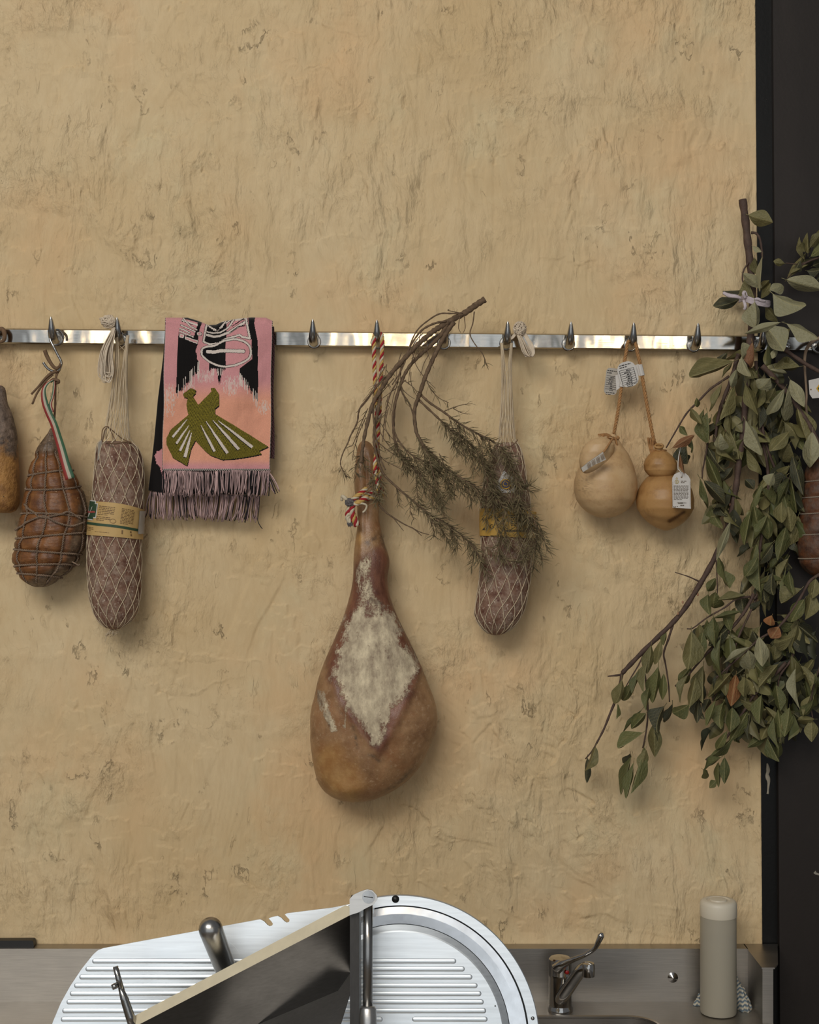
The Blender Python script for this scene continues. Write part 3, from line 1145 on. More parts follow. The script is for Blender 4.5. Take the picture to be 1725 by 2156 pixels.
# ---------------------------------------------------------------- netted salami beside the scarf
rows = [(930, 212, 270), (934, 207, 282), (942, 204, 290), (960, 202, 298), (1000, 199, 303), (1060, 195, 301), (1100, 188, 298), (1140, 185, 297), (1200, 185, 297), (1255, 189, 295), (1280, 195, 291), (1300, 203, 283), (1314, 214, 270), (1322, 226, 256), (1325, 236, 246)]
def d_sal(y, ph):
    return 0.0022 * (fbm(np.sin(ph) * 5, np.cos(ph) * 5 + 3, y / 28.0, 3) - 0.5)
sal = Body(rows, 0.068, 1.0, d_sal)
t = thing('netted_salami', 'netted salami with kraft paper band hanging left of the scarf', 'salami', P(260, 720, 0.06))
mb = MB(); sal.mesh(mb, 150, 84); mk('sausage', mb, M_SALAMI, t)
mb = MB()
yarn_net(mb, sal, 932, 1322, (258, 706, 0.060), 13, 56.0, 0.00082, 9)
e = sal.pt(np.array([1323]), np.array([0.0]))[0]
for i in range(14):
    mb.tube([P(238, 1322, .068), P(238 + random.uniform(-14, 14), 1332 + random.uniform(-2, 4), .068 + random.uniform(-.01, .012)), P(230 + random.uniform(-10, 16), 1338 + random.uniform(-4, 6), .07)], 0.0007, 4)
mb.tube(catmull([P(232, 1330, .07), P(226, 1338, .07), P(223, 1343, .07), P(221, 1351, .07)], 4), 0.0007, 4)
mk('net', mb, M_NET, t)
mb = MB()
# skein of spare yarn slung over the hook, with a fuzzy knot on top
for i in range(34):
    a = random.uniform(-1, 1); b = random.uniform(-1, 1)
    yb = 795 + random.uniform(-12, 10)
    w_ = random.uniform(7, 16)
    cxx = 224 + a * 6
    dd = .075 + b * .012
    pts = [P(241 + a * 3, 688, .066), P(236 + a * 5, 712, dd - .004), P(cxx + w_ * 0.6, 750, dd), P(cxx + w_ * .8, 782, dd), P(cxx + w_ * .3, yb, dd + .004), P(cxx - w_ * .6, yb - 4, dd + .004), P(cxx - w_ * .75, 772, dd + .005), P(cxx - w_ * .35, 738, dd + .004), P(232 + a * 5, 710, dd), P(240 + b * 3, 689, .070)]
    mb.tube(catmull(pts, 4), 0.0010, 4)
knot_rows(mb, P(229, 677, .070), 75, 0.0155, 0.0135, 0.0010)
for i in range(10):
    mb.tube(catmull([P(232, 674, .07), P(222 + random.uniform(-4, 4), 668 + random.uniform(-4, 3), .075), P(212 + random.uniform(-3, 6), 672 + random.uniform(-4, 5), .075)], 4), 0.0008, 4)
mk('yarn_skein', mb, M_YARN, t)


def vt(ph):
    return 1061 + 5.0 * math.sin(ph) + 7 * max(0, math.sin(ph)) ** 2 - 2.5 * math.cos(ph)


def vb(ph):
    return 1130 + 4.0 * math.sin(ph) + 2 * max(0, math.sin(ph)) ** 2 - 1.5 * math.cos(ph)


mb = MB(); band(mb, sal, vt, vb, -math.pi, math.pi, 0.0032, 90)
lab = mk('paper_band', mb, M_KRAFT, t)
fn = label_wrap(sal, 0.0040)
slope = lambda u: 0.10 * u + 0.0018 * max(0, u) ** 2
mb = MB()
for k in range(28):
    u0, u1 = -55 + k * 110 / 28, -55 + (k + 1) * 110 / 28
    on_label(mb, fn, *quad2(u0, -2.6, u1, 2.6), 0, 1106, 1, 1, 0, slope)
hexo = [(-54, 22), (-34, 22), (-33, 19), (-30, 16), (-30, -12), (-33, -15), (-36, -19), (-54, -19)]
mk('green_stripe', mb, M_INKG, lab)
def poly_on(mb, loop, u0, v0, sl):
    on_label(mb, fn, loop, [tuple(range(len(loop)))], u0, v0, 1, 1, 0, sl)
mb = MB()
for k in range(10):
    a, b = -54 + k * 2.4, -54 + (k + 1) * 2.4
    on_label(mb, fn, *quad2(a, -19 if b < -35 else -14, b, 22 if b < -34 else 17), 0, 1080, 1, 1, 0, slope)
mk('crest_border', mb, M_PAPER, lab)
fn2 = label_wrap(sal, 0.0044)
fn3 = label_wrap(sal, 0.0048)
fn_keep = fn
fn = fn2
mb = MB()
for k in range(9):
    a, b = -54 + k * 2.45, -54 + (k + 1) * 2.45
    on_label(mb, fn2, *quad2(a, -17 if b < -36 else -12, b, 20 if b < -35 else 15), 0, 1080, 1, 1, 0, slope)
mk('crest_field', mb, M_INKG, lab)
mb = MB()
horse = [(-50, 12), (-46, 13), (-44, 8), (-42, 10), (-43, 4), (-45, 0), (-46, -6), (-48, -10), (-50, -14), (-51, -14), (-50, -6), (-52, 0), (-53, 8)]
on_label(mb, fn3, horse, [tuple(range(len(horse)))], 0, 1080, 1, 1, 0, slope)
mk('crest_figure', mb, M_PAPER, lab, smooth=False)
mb = MB()
for a in range(-54, -33, 3):
    on_label(mb, label_wrap(sal, 0.0052), *quad2(a, -1.6 + 0.10 * (a + 54), a + 2.6, 1.2 + 0.10 * (a + 54) + random.uniform(-.5, 1.5)), 0, 1083, 1, 1, 0, slope)
mk('crest_script', mb, M_INKR, lab, smooth=False)
fn = fn_keep
mb = MB()
dashes(mb, fn, -27, 7, 1068, 3.4, 6, 1.3, slope)
dashes(mb, fn, -29, 0, 1090, 3.4, 3, 1.4, slope)
dashes(mb, fn, 20, 43, 1068, 3.0, 11, 1.2, slope)
dashes(mb, fn, -52, -33, 1114, 3.0, 3, 1.0, slope)
dashes(mb, fn, -30, 20, 1121, 3.0, 1, 0.7, slope)
for (u, v) in ((25, 1114), (25, 1118), (40, 1113), (41, 1119)):
    on_label(mb, fn, *quad2(-1.2, -2, 1.2, 2), u, v, 1, 1, 0, slope)
for k in range(16):
    a = 2 * math.pi * k / 16; b = 2 * math.pi * (k + 1) / 16
    on_label(mb, fn, [(6.2 * math.cos(a), 4.6 * math.sin(a)), (6.2 * math.cos(b), 4.6 * math.sin(b)), (5.4 * math.cos(b), 3.9 * math.sin(b)), (5.4 * math.cos(a), 3.9 * math.sin(a))], [(0, 1, 2, 3)], 6, 1096, 1, 1, 0, slope)
mk('printed_text', mb, M_INKB, lab, smooth=False)
mb = MB(); band(mb, sal, lambda p: 1076, lambda p: 1124, 1.10, 1.62, 0.0062, 8)
mk('price_sticker', mb, M_PAPER2, t)
# tag at the top left of the salami and brown tie
mb = MB(); mb.prism([P(207, 933, .105), P(214, 926, .10), P(213, 962, .10), P(205, 970, .105)], (0.0004, -0.0006, 0.0))
mk('tag', mb, M_PAPER2, t, smooth=False)
mb = MB()
mb.tube(catmull([P(214, 928, .10), P(216, 905, .09), P(226, 898, .085), P(236, 906, .085), P(258, 924, .09), P(276, 931, .10)], 5), 0.0011, 5)
mb.tube(catmull([P(216, 930, .10), P(221, 906, .09), P(230, 902, .08), P(243, 928, .095)], 5), 0.0011, 5)
mb.tube(catmull([P(224, 933, .115), P(245, 934, .128), P(262, 931, .124), P(276, 934, .11)], 5), 0.0016, 6)
mk('tie', mb, M_CORD, t)

# ---------------------------------------------------------------- salami behind the rosemary
rows = [(932, 1052, 1084), (936, 1044, 1092), (948, 1036, 1098), (975, 1027, 1104), (1010, 1019, 1110), (1060, 1013, 1117), (1120, 1013, 1122), (1180, 1013, 1120), (1230, 1009, 1115), (1265, 1003, 1109), (1290, 1000, 1102), (1308, 1005, 1092), (1322, 1015, 1080), (1332, 1027, 1064), (1337, 1038, 1050)]
def d_sal2(y, ph):
    return 0.0022 * (fbm(np.sin(ph) * 5 + 30, np.cos(ph) * 5 + 3, y / 28.0 + 9, 3) - 0.5)
sal2 = Body(rows, 0.066, 1.0, d_sal2)
t = thing('netted_salami', 'netted salami with yellow band half hidden behind the dried rosemary', 'salami', P(1070, 722, 0.06))
mb = MB(); sal2.mesh(mb, 150, 84); mk('sausage', mb, M_SALAMI, t)
mb = MB()
yarn_net(mb, sal2, 934, 1334, (1067, 722, 0.058), 13, 60.0, 0.00082, 8)
mk('net', mb, M_NET, t)
mb = MB()
knot_rows(mb, P(1095, 692, .070), 46, 0.0135, 0.015, 0.0009)
for i in range(26):
    a, b = random.uniform(-1, 1), random.uniform(-1, 1)
    pts = [P(1090 + 4 * a, 698, .068), P(1100 + 6 * a, 720, .074 + .008 * b), P(1110 + 9 * a, 742 + 3 * b, .074 + .01 * b), P(1113 + 8 * b, 751, .076), P(1122 + 4 * a, 745, .072), P(1116 + 5 * a, 722, .07), P(1102 + 5 * b, 700, .068)]
    mb.tube(catmull(pts, 4), 0.0010, 4)
for i in range(8):
    mb.tube(catmull([P(1073, 716, .06), P(1082, 704 + i, .068), P(1092, 697, .07)], 4), 0.0010, 4)
mk('yarn_knot', mb, M_YARN, t)


def vt2(ph):
    return 1074 - 2.5 * math.cos(ph) + 3 * math.sin(ph)


def vb2(ph):
    return 1131 - 1.5 * math.cos(ph) + 3 * math.sin(ph)


mb = MB(); band(mb, sal2, vt2, vb2, -math.pi, math.pi, 0.0034, 90)
# loose corner of the band that stands off on the right
mb.prism([P(1114, 1076, .10), P(1130, 1078, .075), P(1128, 1098, .075), P(1114, 1098, .10)], (0, -0.0006, 0))
lab = mk('paper_band', mb, M_KRAFT2, t)
fn = label_wrap(sal2, 0.0042)
mb = MB()
tv, tf = text_mesh('FINO', 1.0)
on_label(mb, fn, tv, tf, -38, 1094, 9, 9, 0.55)
tv, tf = text_mesh('G', 1.0)
on_label(mb, fn, tv, tf, -31, 1112, 12, 12, 0.4)
for k in range(20):
    on_label(mb, fn, *quad2(-25 + k * 3.2, -1.5, -22.2 + k * 3.2, 1.5), 18, 1117, 1, 1)
tri = [(-3, -3), (3, -2), (1, 3)]
on_label(mb, fn, tri, [(0, 1, 2)], -48, 1113, 1, 1)
dashes(mb, fn, -35, 20, 1127, 2, 1, 1.0)
dashes(mb, fn, 5, 45, 1085, 4, 6, 1.8)
mk('printed_text', mb, M_INK, lab, smooth=False)
# white eight-sided sticker with round emblem
fs = label_wrap(sal2, 0.0030)
mb = MB()
loop = [(-22, -7), (-14, 9), (-5, 26), (8, 15), (21, 12), (24, 0), (17, -20), (-10, -20)]
on_label(mb, fs, loop, [tuple(range(len(loop)))], -1, 1018, 1, 1)
stk = mk('sticker', mb, M_PAPER, t, smooth=False)
def ring2(mb, f_, cx, cy, r0, r1, n=22):
    for k in range(n):
        a, b = 2 * math.pi * k / n, 2 * math.pi * (k + 1) / n
        if r0 < 0.01:
            on_label(mb, f_, [(0, 0), (r1 * math.cos(a), r1 * math.sin(a)), (r1 * math.cos(b), r1 * math.sin(b))], [(0, 1, 2)], cx, cy, 1, 1)
        else:
            on_label(mb, f_, [(r0 * math.cos(a), r0 * math.sin(a)), (r1 * math.cos(a), r1 * math.sin(a)), (r1 * math.cos(b), r1 * math.sin(b)), (r0 * math.cos(b), r0 * math.sin(b))], [(0, 1, 2, 3)], cx, cy, 1, 1)
cxs = -3
mb = MB(); ring2(mb, label_wrap(sal2, 0.0036), cxs, 1020, 0, 11); mk('emblem_ring', mb, M_INKY, stk, smooth=False)
mb = MB(); ring2(mb, label_wrap(sal2, 0.0040), cxs, 1020, 5.5, 8.5)
on_label(mb, label_wrap(sal2, 0.0040), [(-3, -3), (3, -3), (4, 1), (0, 5), (-4, 2)], [(0, 1, 2, 3, 4)], cxs, 1020, 1, 1)
mk('emblem_center', mb, M_INKN, stk, smooth=False)
mb = MB(); mb.tube(catmull([P(1068, 942, .10), P(1078, 938, .10), P(1086, 932, .095), P(1090, 926, .09)], 4), 0.0012, 5)
mk('tie', mb, M_CORD, t)

# ---------------------------------------------------------------- ham
rows = [(928, 764, 770), (934, 757, 780), (945, 753, 788), (960, 752, 795), (1000, 746, 800), (1022, 745, 802), (1040, 748, 803), (1062, 752, 799), (1082, 755, 796), (1102, 754, 799), (1122, 751, 803), (1142, 748, 808), (1160, 745, 816), (1176, 744, 821), (1192, 744, 820), (1210, 744, 815), (1232, 742, 815), (1260, 737, 822), (1290, 727, 833), (1320, 717, 846), (1350, 703, 862), (1380, 690, 876), (1410, 677, 890), (1440, 667, 901), (1470, 661, 913), (1495, 655, 921), (1515, 653, 922), (1540, 653, 919), (1560, 653, 911), (1580, 655, 902), (1605, 658, 890), (1630, 664, 872), (1650, 671, 852), (1666, 683, 826), (1678, 700, 800), (1685, 718, 780), (1688, 735, 765)]
BLOOM = [(735, 1298), (752, 1284), (815, 1284), (836, 1298), (846, 1326), (843, 1347), (879, 1381), (877, 1409), (846, 1458), (825, 1482), (815, 1521), (790, 1555), (766, 1521), (749, 1503), (735, 1482), (710, 1437), (702, 1413), (714, 1368), (724, 1329)]
STREAK = [(748, 1188), (768, 1168), (788, 1170), (782, 1210), (792, 1250), (815, 1275), (800, 1300), (745, 1300), (752, 1250)]
PATCH = [(668, 1450), (684, 1450), (692, 1480), (708, 1528), (700, 1531), (684, 1505), (672, 1486)]
MUSC = [(744, 1190), (800, 1150), (822, 1180), (818, 1240), (838, 1290), (872, 1350), (890, 1400), (868, 1450), (820, 1540), (800, 1580), (770, 1540), (735, 1500), (690, 1420), (690, 1385), (716, 1320), (738, 1260)]
FAT = [(672, 1570), (710, 1560), (750, 1600), (765, 1640), (740, 1680), (700, 1660), (672, 1625)]


def d_ham(y, ph):
    cx, hw = np.interp(y, [r[0] for r in rows], [(r[1] + r[2]) / 2 for r in rows]), np.interp(y, [r[0] for r in rows], [(r[2] - r[1]) / 2 for r in rows])
    px = cx + hw * np.sin(ph)
    front = sstep(np.cos(ph), -0.1, 0.3)
    s = poly_sdf(px, y, BLOOM)
    g = -0.0045 * sstep(s, -10, 14) * front
    # folds of lean meat
    g = g + 0.0022 * sstep(s, -4, 10) * front * (fbm(px / 13.0, y / 36.0, px * 0, 3) - 0.5) * 2
    # skin flap ridge below the lean face
    fl = line_dist(px, y, [(735, 1482), (765, 1530), (795, 1572), (822, 1535), (850, 1480), (882, 1405)])
    g = g + 0.0040 * np.exp(-(fl / 9.0) ** 2) * front
    # hip dimple
    g = g - 0.006 * np.exp(-(((px - 735) / 22.0) ** 2 + ((y - 1615) / 28.0) ** 2)) * front
    g = g + 0.006 * np.exp(-(((px - 730) / 26.0) ** 2 + ((y - 1655) / 16.0) ** 2)) * front
    # tendon along the shank
    g = g + 0.0030 * np.exp(-((px - (758 + 0.02 * (y - 1000))) / 7.0) ** 2) * front * sstep(y, 1240, 1150) * sstep(y, 940, 980)
    g = g - 0.0035 * np.exp(-((px - 772) / 5.0) ** 2) * front * sstep(y, 1140, 1060) * sstep(y, 940, 980)
    return g + 0.004 * (fbm(px / 46.0, y / 60.0, np.cos(ph) * 1.5, 3) - 0.5)


def ham_dc(y):
    return np.interp(y, [928, 1050, 1200, 1350, 1500, 1690], [0.058, 0.058, 0.060, 0.072, 0.084, 0.080])


def ham_ra(y):
    return np.interp(y, [928, 1000, 1200, 1300, 1420, 1520, 1690], [0.75, 0.85, 0.85, 0.80, 0.62, 0.58, 0.62])


ham = Body(rows, ham_dc, ham_ra, d_ham)
t = thing('cured_ham', 'whole cured ham on the bone with white bloom hung by red-white rope', 'ham', P(795, 705, 0.06))
mb = MB(); Yg, Pg, vv = ham.mesh(mb, 330, 200)
m = NT('ham_rind')
skin = m.ramp(m.noise(24, 5, 0.65), 0.3, 0.72, A(112, 80, 52), A(158, 122, 86))
skin = m.mix(m.ramp(m.noise(120, 4, 0.7), 0.55, 0.75), skin, A(164, 134, 104))
skin = m.mix(m.math('MULTIPLY', m.ramp(m.noise(14, 4, 0.6), 0.5, 0.75), 0.7), skin, A(132, 82, 48))
musc = m.ramp(m.noise(40, 5, 0.65, m.co((1, 1, 0.35))), 0.3, 0.7, A(80, 48, 36), A(130, 86, 64))
c = m.mix(m.attr('muscle').outputs['Fac'], skin, musc)
fat = m.ramp(m.noise(30, 4, 0.6), 0.3, 0.7, A(138, 92, 46), A(176, 138, 84))
c = m.mix(m.attr('fat').outputs['Fac'], c, fat)
bn = m.noise(75, 7, 0.75, m.co((1, 1, 0.6)))
bn2 = m.noise(300, 3, 0.6)
bn3 = m.noise(26, 5, 0.65, m.co((1.6, 1.6, 0.5)))
bl = m.ramp(m.math('MULTIPLY_ADD', m.attr('bloom').outputs['Fac'], 0.60, m.math('MULTIPLY_ADD', bn2, 0.50, m.math('MULTIPLY_ADD', bn3, 0.75, m.math('SUBTRACT', bn, 0.98)))), 0.40, 0.60)
white = m.ramp(m.noise(50, 5, 0.7, m.co((1, 1, 0.5))), 0.28, 0.70, A(124, 106, 88), A(208, 192, 160))
c = m.mix(bl, c, white)
c = m.mix(m.attr('mould').outputs['Fac'], c, m.ramp(m.noise(120, 4, 0.7), 0.35, 0.65, A(48, 40, 34), A(110, 88, 66)))
m.set('Base Color', c)
m.set('Roughness', m.ramp(bl, 0, 1, (0.33, 0.33, 0.33, 1), (0.9, 0.9, 0.9, 1)))
m.set('Specular IOR Level', 0.4)
m.bump(m.math('MULTIPLY_ADD', bl, 0.6, m.math('ADD', m.math('MULTIPLY', m.noise(90, 5, 0.65), 0.7), m.math('MULTIPLY', m.noise(380, 3, 0.6), 0.25))), 0.55, 0.003)
o = mk('meat', mb, m.mat, t)
px_ = CX + vv[..., 0] * FPX / (DIST + vv[..., 1])
py_ = Yg
fr = np.cos(Pg) > -0.2
wob = 14 * (fbm(px_ / 16, py_ / 16, px_ * 0, 4) - 0.5)
bloom = sstep(poly_sdf(px_, py_, BLOOM) + 1.6 * wob, -24, 20)
bloom = np.maximum(bloom, 0.72 * sstep(poly_sdf(px_, py_, STREAK) + 1.3 * wob, -14, 12))
bloom = np.maximum(bloom, 0.75 * sstep(poly_sdf(px_, py_, PATCH) + wob * .6, -6, 5))
bloom = np.maximum(bloom, 0.8 * np.exp(-(line_dist(px_, py_, [(729, 1475), (728, 1500), (725, 1520)]) / 4.0) ** 2))
set_attr(o, 'bloom', bloom * fr)
set_attr(o, 'muscle', sstep(poly_sdf(px_, py_, MUSC) + wob, -14, 8) * fr)
set_attr(o, 'fat', np.maximum(0.8 * sstep(poly_sdf(px_, py_, FAT) + wob, -26, 20), 0.75 * np.exp(-(((px_ - 760) / 26) ** 2 + ((py_ - 1132) / 18) ** 2))) * fr)
mould = 0.95 * np.exp(-(line_dist(px_, py_, [(744, 1518), (748, 1535), (753, 1562)]) / 3.0) ** 2)
mould = np.maximum(mould, 0.95 * np.exp(-(line_dist(px_, py_, [(776, 1578), (788, 1580), (798, 1590)]) / 4.0) ** 2))
mould = np.maximum(mould, 0.8 * np.exp(-(line_dist(px_, py_, [(815, 1660), (840, 1640), (865, 1618)]) / 6.0) ** 2))
mould = np.maximum(mould, 0.7 * np.exp(-(line_dist(px_, py_, [(775, 1142), (800, 1128), (812, 1150)]) / 8.0) ** 2))
mould = np.maximum(mould, 0.7 * np.exp(-(line_dist(px_, py_, [(785, 1262), (800, 1270), (810, 1278)]) / 7.0) ** 2))
mould = np.maximum(mould, 0.6 * np.exp(-(line_dist(px_, py_, [(715, 1480), (720, 1500)]) / 5.0) ** 2))
mould = np.maximum(mould, 0.6 * np.exp(-(line_dist(px_, py_, [(670, 1455), (676, 1475), (694, 1520)]) / 4.0) ** 2))
set_attr(o, 'mould', mould * fr * np.clip(2.2 * fbm(px_ / 7, py_ / 7, px_ * 0, 3) - 0.4, 0, 1))
M_RW = plain('rope_white', A(190, 176, 150), 0.85, var=.1, vscale=200, bump=.4, bscale=1500)
M_RR = plain('rope_red', A(150, 30, 36), 0.85, var=.1, vscale=200, bump=.4, bscale=1500)
M_RY = plain('rope_yellow', A(184, 150, 84), 0.85, var=.12, vscale=200, bump=.4, bscale=1500)
mb = MB()
h0 = HOOKS[795]
loop = catmull([P(800, 1045, .105), P(799, 1010, .098), P(797, 970, .09), P(795, 930, .08), P(794, 890, .075), P(793, 850, .072), P(790, 800, .07), P(788, 750, .068), P(788, 712, .066), P(791, 703, .058), (h0.x, h0.y - .026, h0.z + .011), P(802, 703, .058), P(805, 714, .066), P(804, 750, .068), P(802, 800, .07), P(800, 850, .074), P(797, 900, .080), P(793, 950, .098), P(790, 985, .106), P(795, 1020, .108), P(800, 1048, .104)], 6)
twist_rope(mb, loop, 0.0042, 0.024, 3, 7, (0, 1, 2))
# turns round the shank
for (yc, sl) in ((1040, 9), (1050, 8)):
    ph = np.linspace(-1.9, 2.2, 40)
    q = ham.pt(yc - sl * np.sin(ph) * 1.1, ph, 0.0042)
    twist_rope(mb, list(map(Vector, q)), 0.0042, 0.026, 4, 6, (0, 1, 0, 2), ph=yc)
# knot and frayed ends
twist_rope(mb, catmull([P(772, 1028, .098), P(760, 1038, .104), P(748, 1048, .106), P(738, 1056, .104)], 5), 0.0046, 0.026, 4, 6, (2, 1, 0, 2))
twist_rope(mb, catmull([P(774, 1046, .100), P(764, 1052, .108), P(752, 1060, .110), P(742, 1060, .106)], 5), 0.0050, 0.026, 4, 6, (2, 1, 0, 2))
twist_rope(mb, catmull([P(742, 1062, .104), P(740, 1074, .104), P(744, 1088, .102), P(752, 1106, .099)], 5), 0.0064, 0.030, 4, 6, (1, 0, 1, 2))
twist_rope(mb, catmull([P(740, 1062, .102), P(734, 1076, .102), P(733, 1090, .1), P(738, 1100, .1)], 5), 0.0055, 0.030, 4, 6, (0, 1, 0, 0))
mb.tube(catmull([P(750, 1063, .108), P(762, 1060, .112), P(772, 1064, .11), P(770, 1073, .108), P(764, 1079, .106)], 5), 0.0022, 6)
mb.tube(catmull([P(735, 1060, .10), P(728, 1050, .104), P(721, 1045, .10), P(720, 1054, .096)], 5), [0.003, 0.004, 0.0036, 0.003], 7)
mk('rope', mb, [M_RW, M_RR, M_RY], t)
mb = MB()
knot_rows(mb, P(738, 1058, .106), 46, 0.011, 0.0085, 0.0008)
M_FRAY = plain('grey_fray', A(96, 90, 88), 0.95, var=.5, vscale=300)
for i in range(26):
    if i == 14:
        mk('frayed_end', mb, M_FRAY, t); mb = MB(); knot_rows(mb, P(737, 1103, .100), 20, 0.006, 0.005, 0.0007)
    a = random.uniform(0, 6.28)
    c0 = (738, 1059, .108) if i < 14 else (737, 1104, .1)
    r_ = random.uniform(8, 14) if i < 14 else random.uniform(5, 9)
    mb.tube([P(*c0), P(c0[0] + r_ * math.cos(a), c0[1] + r_ * .7 * math.sin(a), c0[2] + random.uniform(-.004, .008))], 0.0007, 4)
mk('frayed_end', mb, M_FRAY, t)

# ---------------------------------------------------------------- two caciocavallo cheeses
def cheese_mat(name, c0, c1, c2):
    m = NT(name)
    c = m.ramp(m.noise(16, 4, 0.6), 0.3, 0.7, c0, c1)
    c = m.mix(m.math('MULTIPLY', m.ramp(m.noise(34, 5, 0.7), 0.52, 0.72), 0.55), c, c2)
    c = m.mix(m.attr('dark_tone').outputs['Fac'], c, A(76, 48, 24))
    m.set('Base Color', c)
    m.set('Roughness', 0.42)
    m.set('Specular IOR Level', 0.35)
    m.set('Subsurface Weight', 0.12)
    m.set('Subsurface Radius', (0.02, 0.012, 0.006))
    m.bump(m.math('ADD', m.noise(70, 3, 0.6), m.math('MULTIPLY', m.noise(420, 2, 0.5), 0.25)), 0.16, 0.003)
    return m.mat


M_CH1 = cheese_mat('pale_cheese_rind', A(172, 138, 96), A(190, 160, 120), A(148, 110, 72))
M_CH2 = cheese_mat('amber_cheese_rind', A(148, 108, 62), A(170, 132, 84), A(118, 82, 46))
rows = [(911, 1289, 1295), (918, 1284, 1299), (930, 1277, 1306), (945, 1264, 1316), (962, 1240, 1327), (985, 1219, 1336), (1010, 1210, 1341), (1032, 1209, 1342), (1052, 1214, 1338), (1070, 1228, 1325), (1081, 1243, 1310), (1088, 1258, 1294), (1090, 1268, 1284)]
def d_ch(y, ph):
    return 0.004 * (fbm(np.sin(ph) * 1.6 + 4, np.cos(ph) * 1.6, y / 60.0, 3) - 0.5)
ch = Body(rows, 0.070, 0.95, d_ch)
t = thing('caciocavallo_cheese', 'pale round cheese with drooping top lobe, left of the tied pair', 'cheese', P(1322, 720, 0.06), 'tied pair of cheeses')
mb = MB(); Yg, Pg, vv = ch.mesh(mb, 120, 90)
ob = mk('body', mb, M_CH1, t)
px_ = CX + vv[..., 0] * FPX / (DIST + vv[..., 1])
st = 0.30 * np.exp(-(((px_ - 1268) / 24) ** 2 + ((Yg - 985) / 9) ** 2)) + 0.2 * np.exp(-(((px_ - 1310) / 14) ** 2 + ((Yg - 1052) / 7) ** 2))  # darker patches below the lobe and low on the right
# fine pits on the left cheek
pit = (vnoise(px_ / 2.2, Yg / 2.2, px_ * 0) > 0.66) * np.exp(-(((px_ - 1232) / 16) ** 2 + ((Yg - 1022) / 20) ** 2))
set_attr(ob, 'dark_tone', (st + 0.45 * pit) * (np.cos(Pg) > 0))
rows2 = [(921, 1262, 1274), (926, 1246, 1286), (936, 1232, 1295), (952, 1223, 1293), (968, 1220, 1285), (984, 1222, 1275), (996, 1230, 1262), (1000, 1238, 1252)]
hd = Body(rows2, 0.102, 0.82, d_ch)
mb = MB(); Yg, Pg, vv = hd.mesh(mb, 60, 60)
ob = mk('top_lobe', mb, M_CH1, t)
set_attr(ob, 'dark_tone', 0.5 * sstep(Yg, 972, 1000))  # lobe gets darker towards its lower end
mb = MB()
hq = HOOKS[1327]
twist_rope(mb, catmull([(hq.x + .002, hq.y - .026, hq.z + .011), P(1322, 722, .062), P(1319, 742, .064), P(1314, 770, .066), P(1308, 820, .068), P(1301, 870, .07), P(1293, 913, .075)], 6), 0.0034, 0.02, 3, 6, (0,))
ph = np.linspace(-3.1, 3.1, 30)
q = ch.pt(921 + 4 * np.cos(ph), ph, 0.002)
mb.tube(list(map(Vector, q)), 0.0022, 6)
mb.tube(catmull([P(1292, 921, .095), P(1285, 932, .118), P(1276, 946, .135), P(1270, 953, .138)], 5), 0.0022, 6)
mb.tube(catmull([P(1296, 920, .09), P(1298, 930, .09), P(1300, 937, .088)], 4), 0.002, 6)
for i in range(30):
    a = random.uniform(-1, 1)
    mb.tube(catmull([P(1290, 920, .09), P(1278, 915 + 3 * a, .095), P(1264 + 6 * a, 917 + 3 * random.uniform(-1, 1), .1)], 3), 0.0006, 4)
mk('rope', mb, M_JUTE, t)


def tag_card(name, parent, loop, d, mat_, th=0.0006):
    mb = MB()
    mb.prism([P(x, y, dd if isinstance(dd, float) else d) for (x, y, dd) in [(p + (d,))[:3] if len(p) == 2 else p for p in loop]], (0, -th, 0))
    return mk(name, mb, mat_, parent, smooth=False)


def flat_fn(cx, cy, d, rot, sh=0.0):
    c, s = math.cos(rot), math.sin(rot)
    return lambda u, v: tuple(P(cx + u * c - v * s, cy + u * s + v * c, d + sh * u))


def rr_loop(cx, cy, w_, h_, r, rot, n=5):
    c, s = math.cos(rot), math.sin(rot)
    out = []
    for (x, y) in rrect(-w_ / 2, w_ / 2, -h_ / 2, h_ / 2, r, n):
        out.append((cx + x * c - y * s, cy + x * s + y * c))
    return out


ct = tag_card('sticker_tag', t, rr_loop(1288, 803, 27, 56, 8, 0.12), 0.058, M_PAPER2)
mb = MB(); f_ = flat_fn(1288, 803, 0.0592, 0.12)
dashes(mb, f_, -11, 8, -22, 4.5, 2, 1.8)
for k in range(7):
    on_label(mb, f_, *quad2(-11.5, -.35, 11, .35), 0, -11 + k * 4.6, 1, 1)
    dashes(mb, f_, -2 - random.uniform(0, 5), 10, -8.5 + k * 4.6, 1, 1, 1.7)
dashes(mb, f_, -9, 9, 24, 4.0, 2, 1.6)
mk('printed_text', mb, M_INK, ct, smooth=False)
mb = MB(); mb.tube([P(1314, 790, .067), P(1309, 815, .068)], 0.0060, 8); mb.prism([P(1296, 790, .066), P(1312, 785, .068), P(1308, 815, .068), P(1298, 822, .066)], (0, -0.0006, 0))
mk('wrapped_flag', mb, M_PAPER, t, smooth=False)

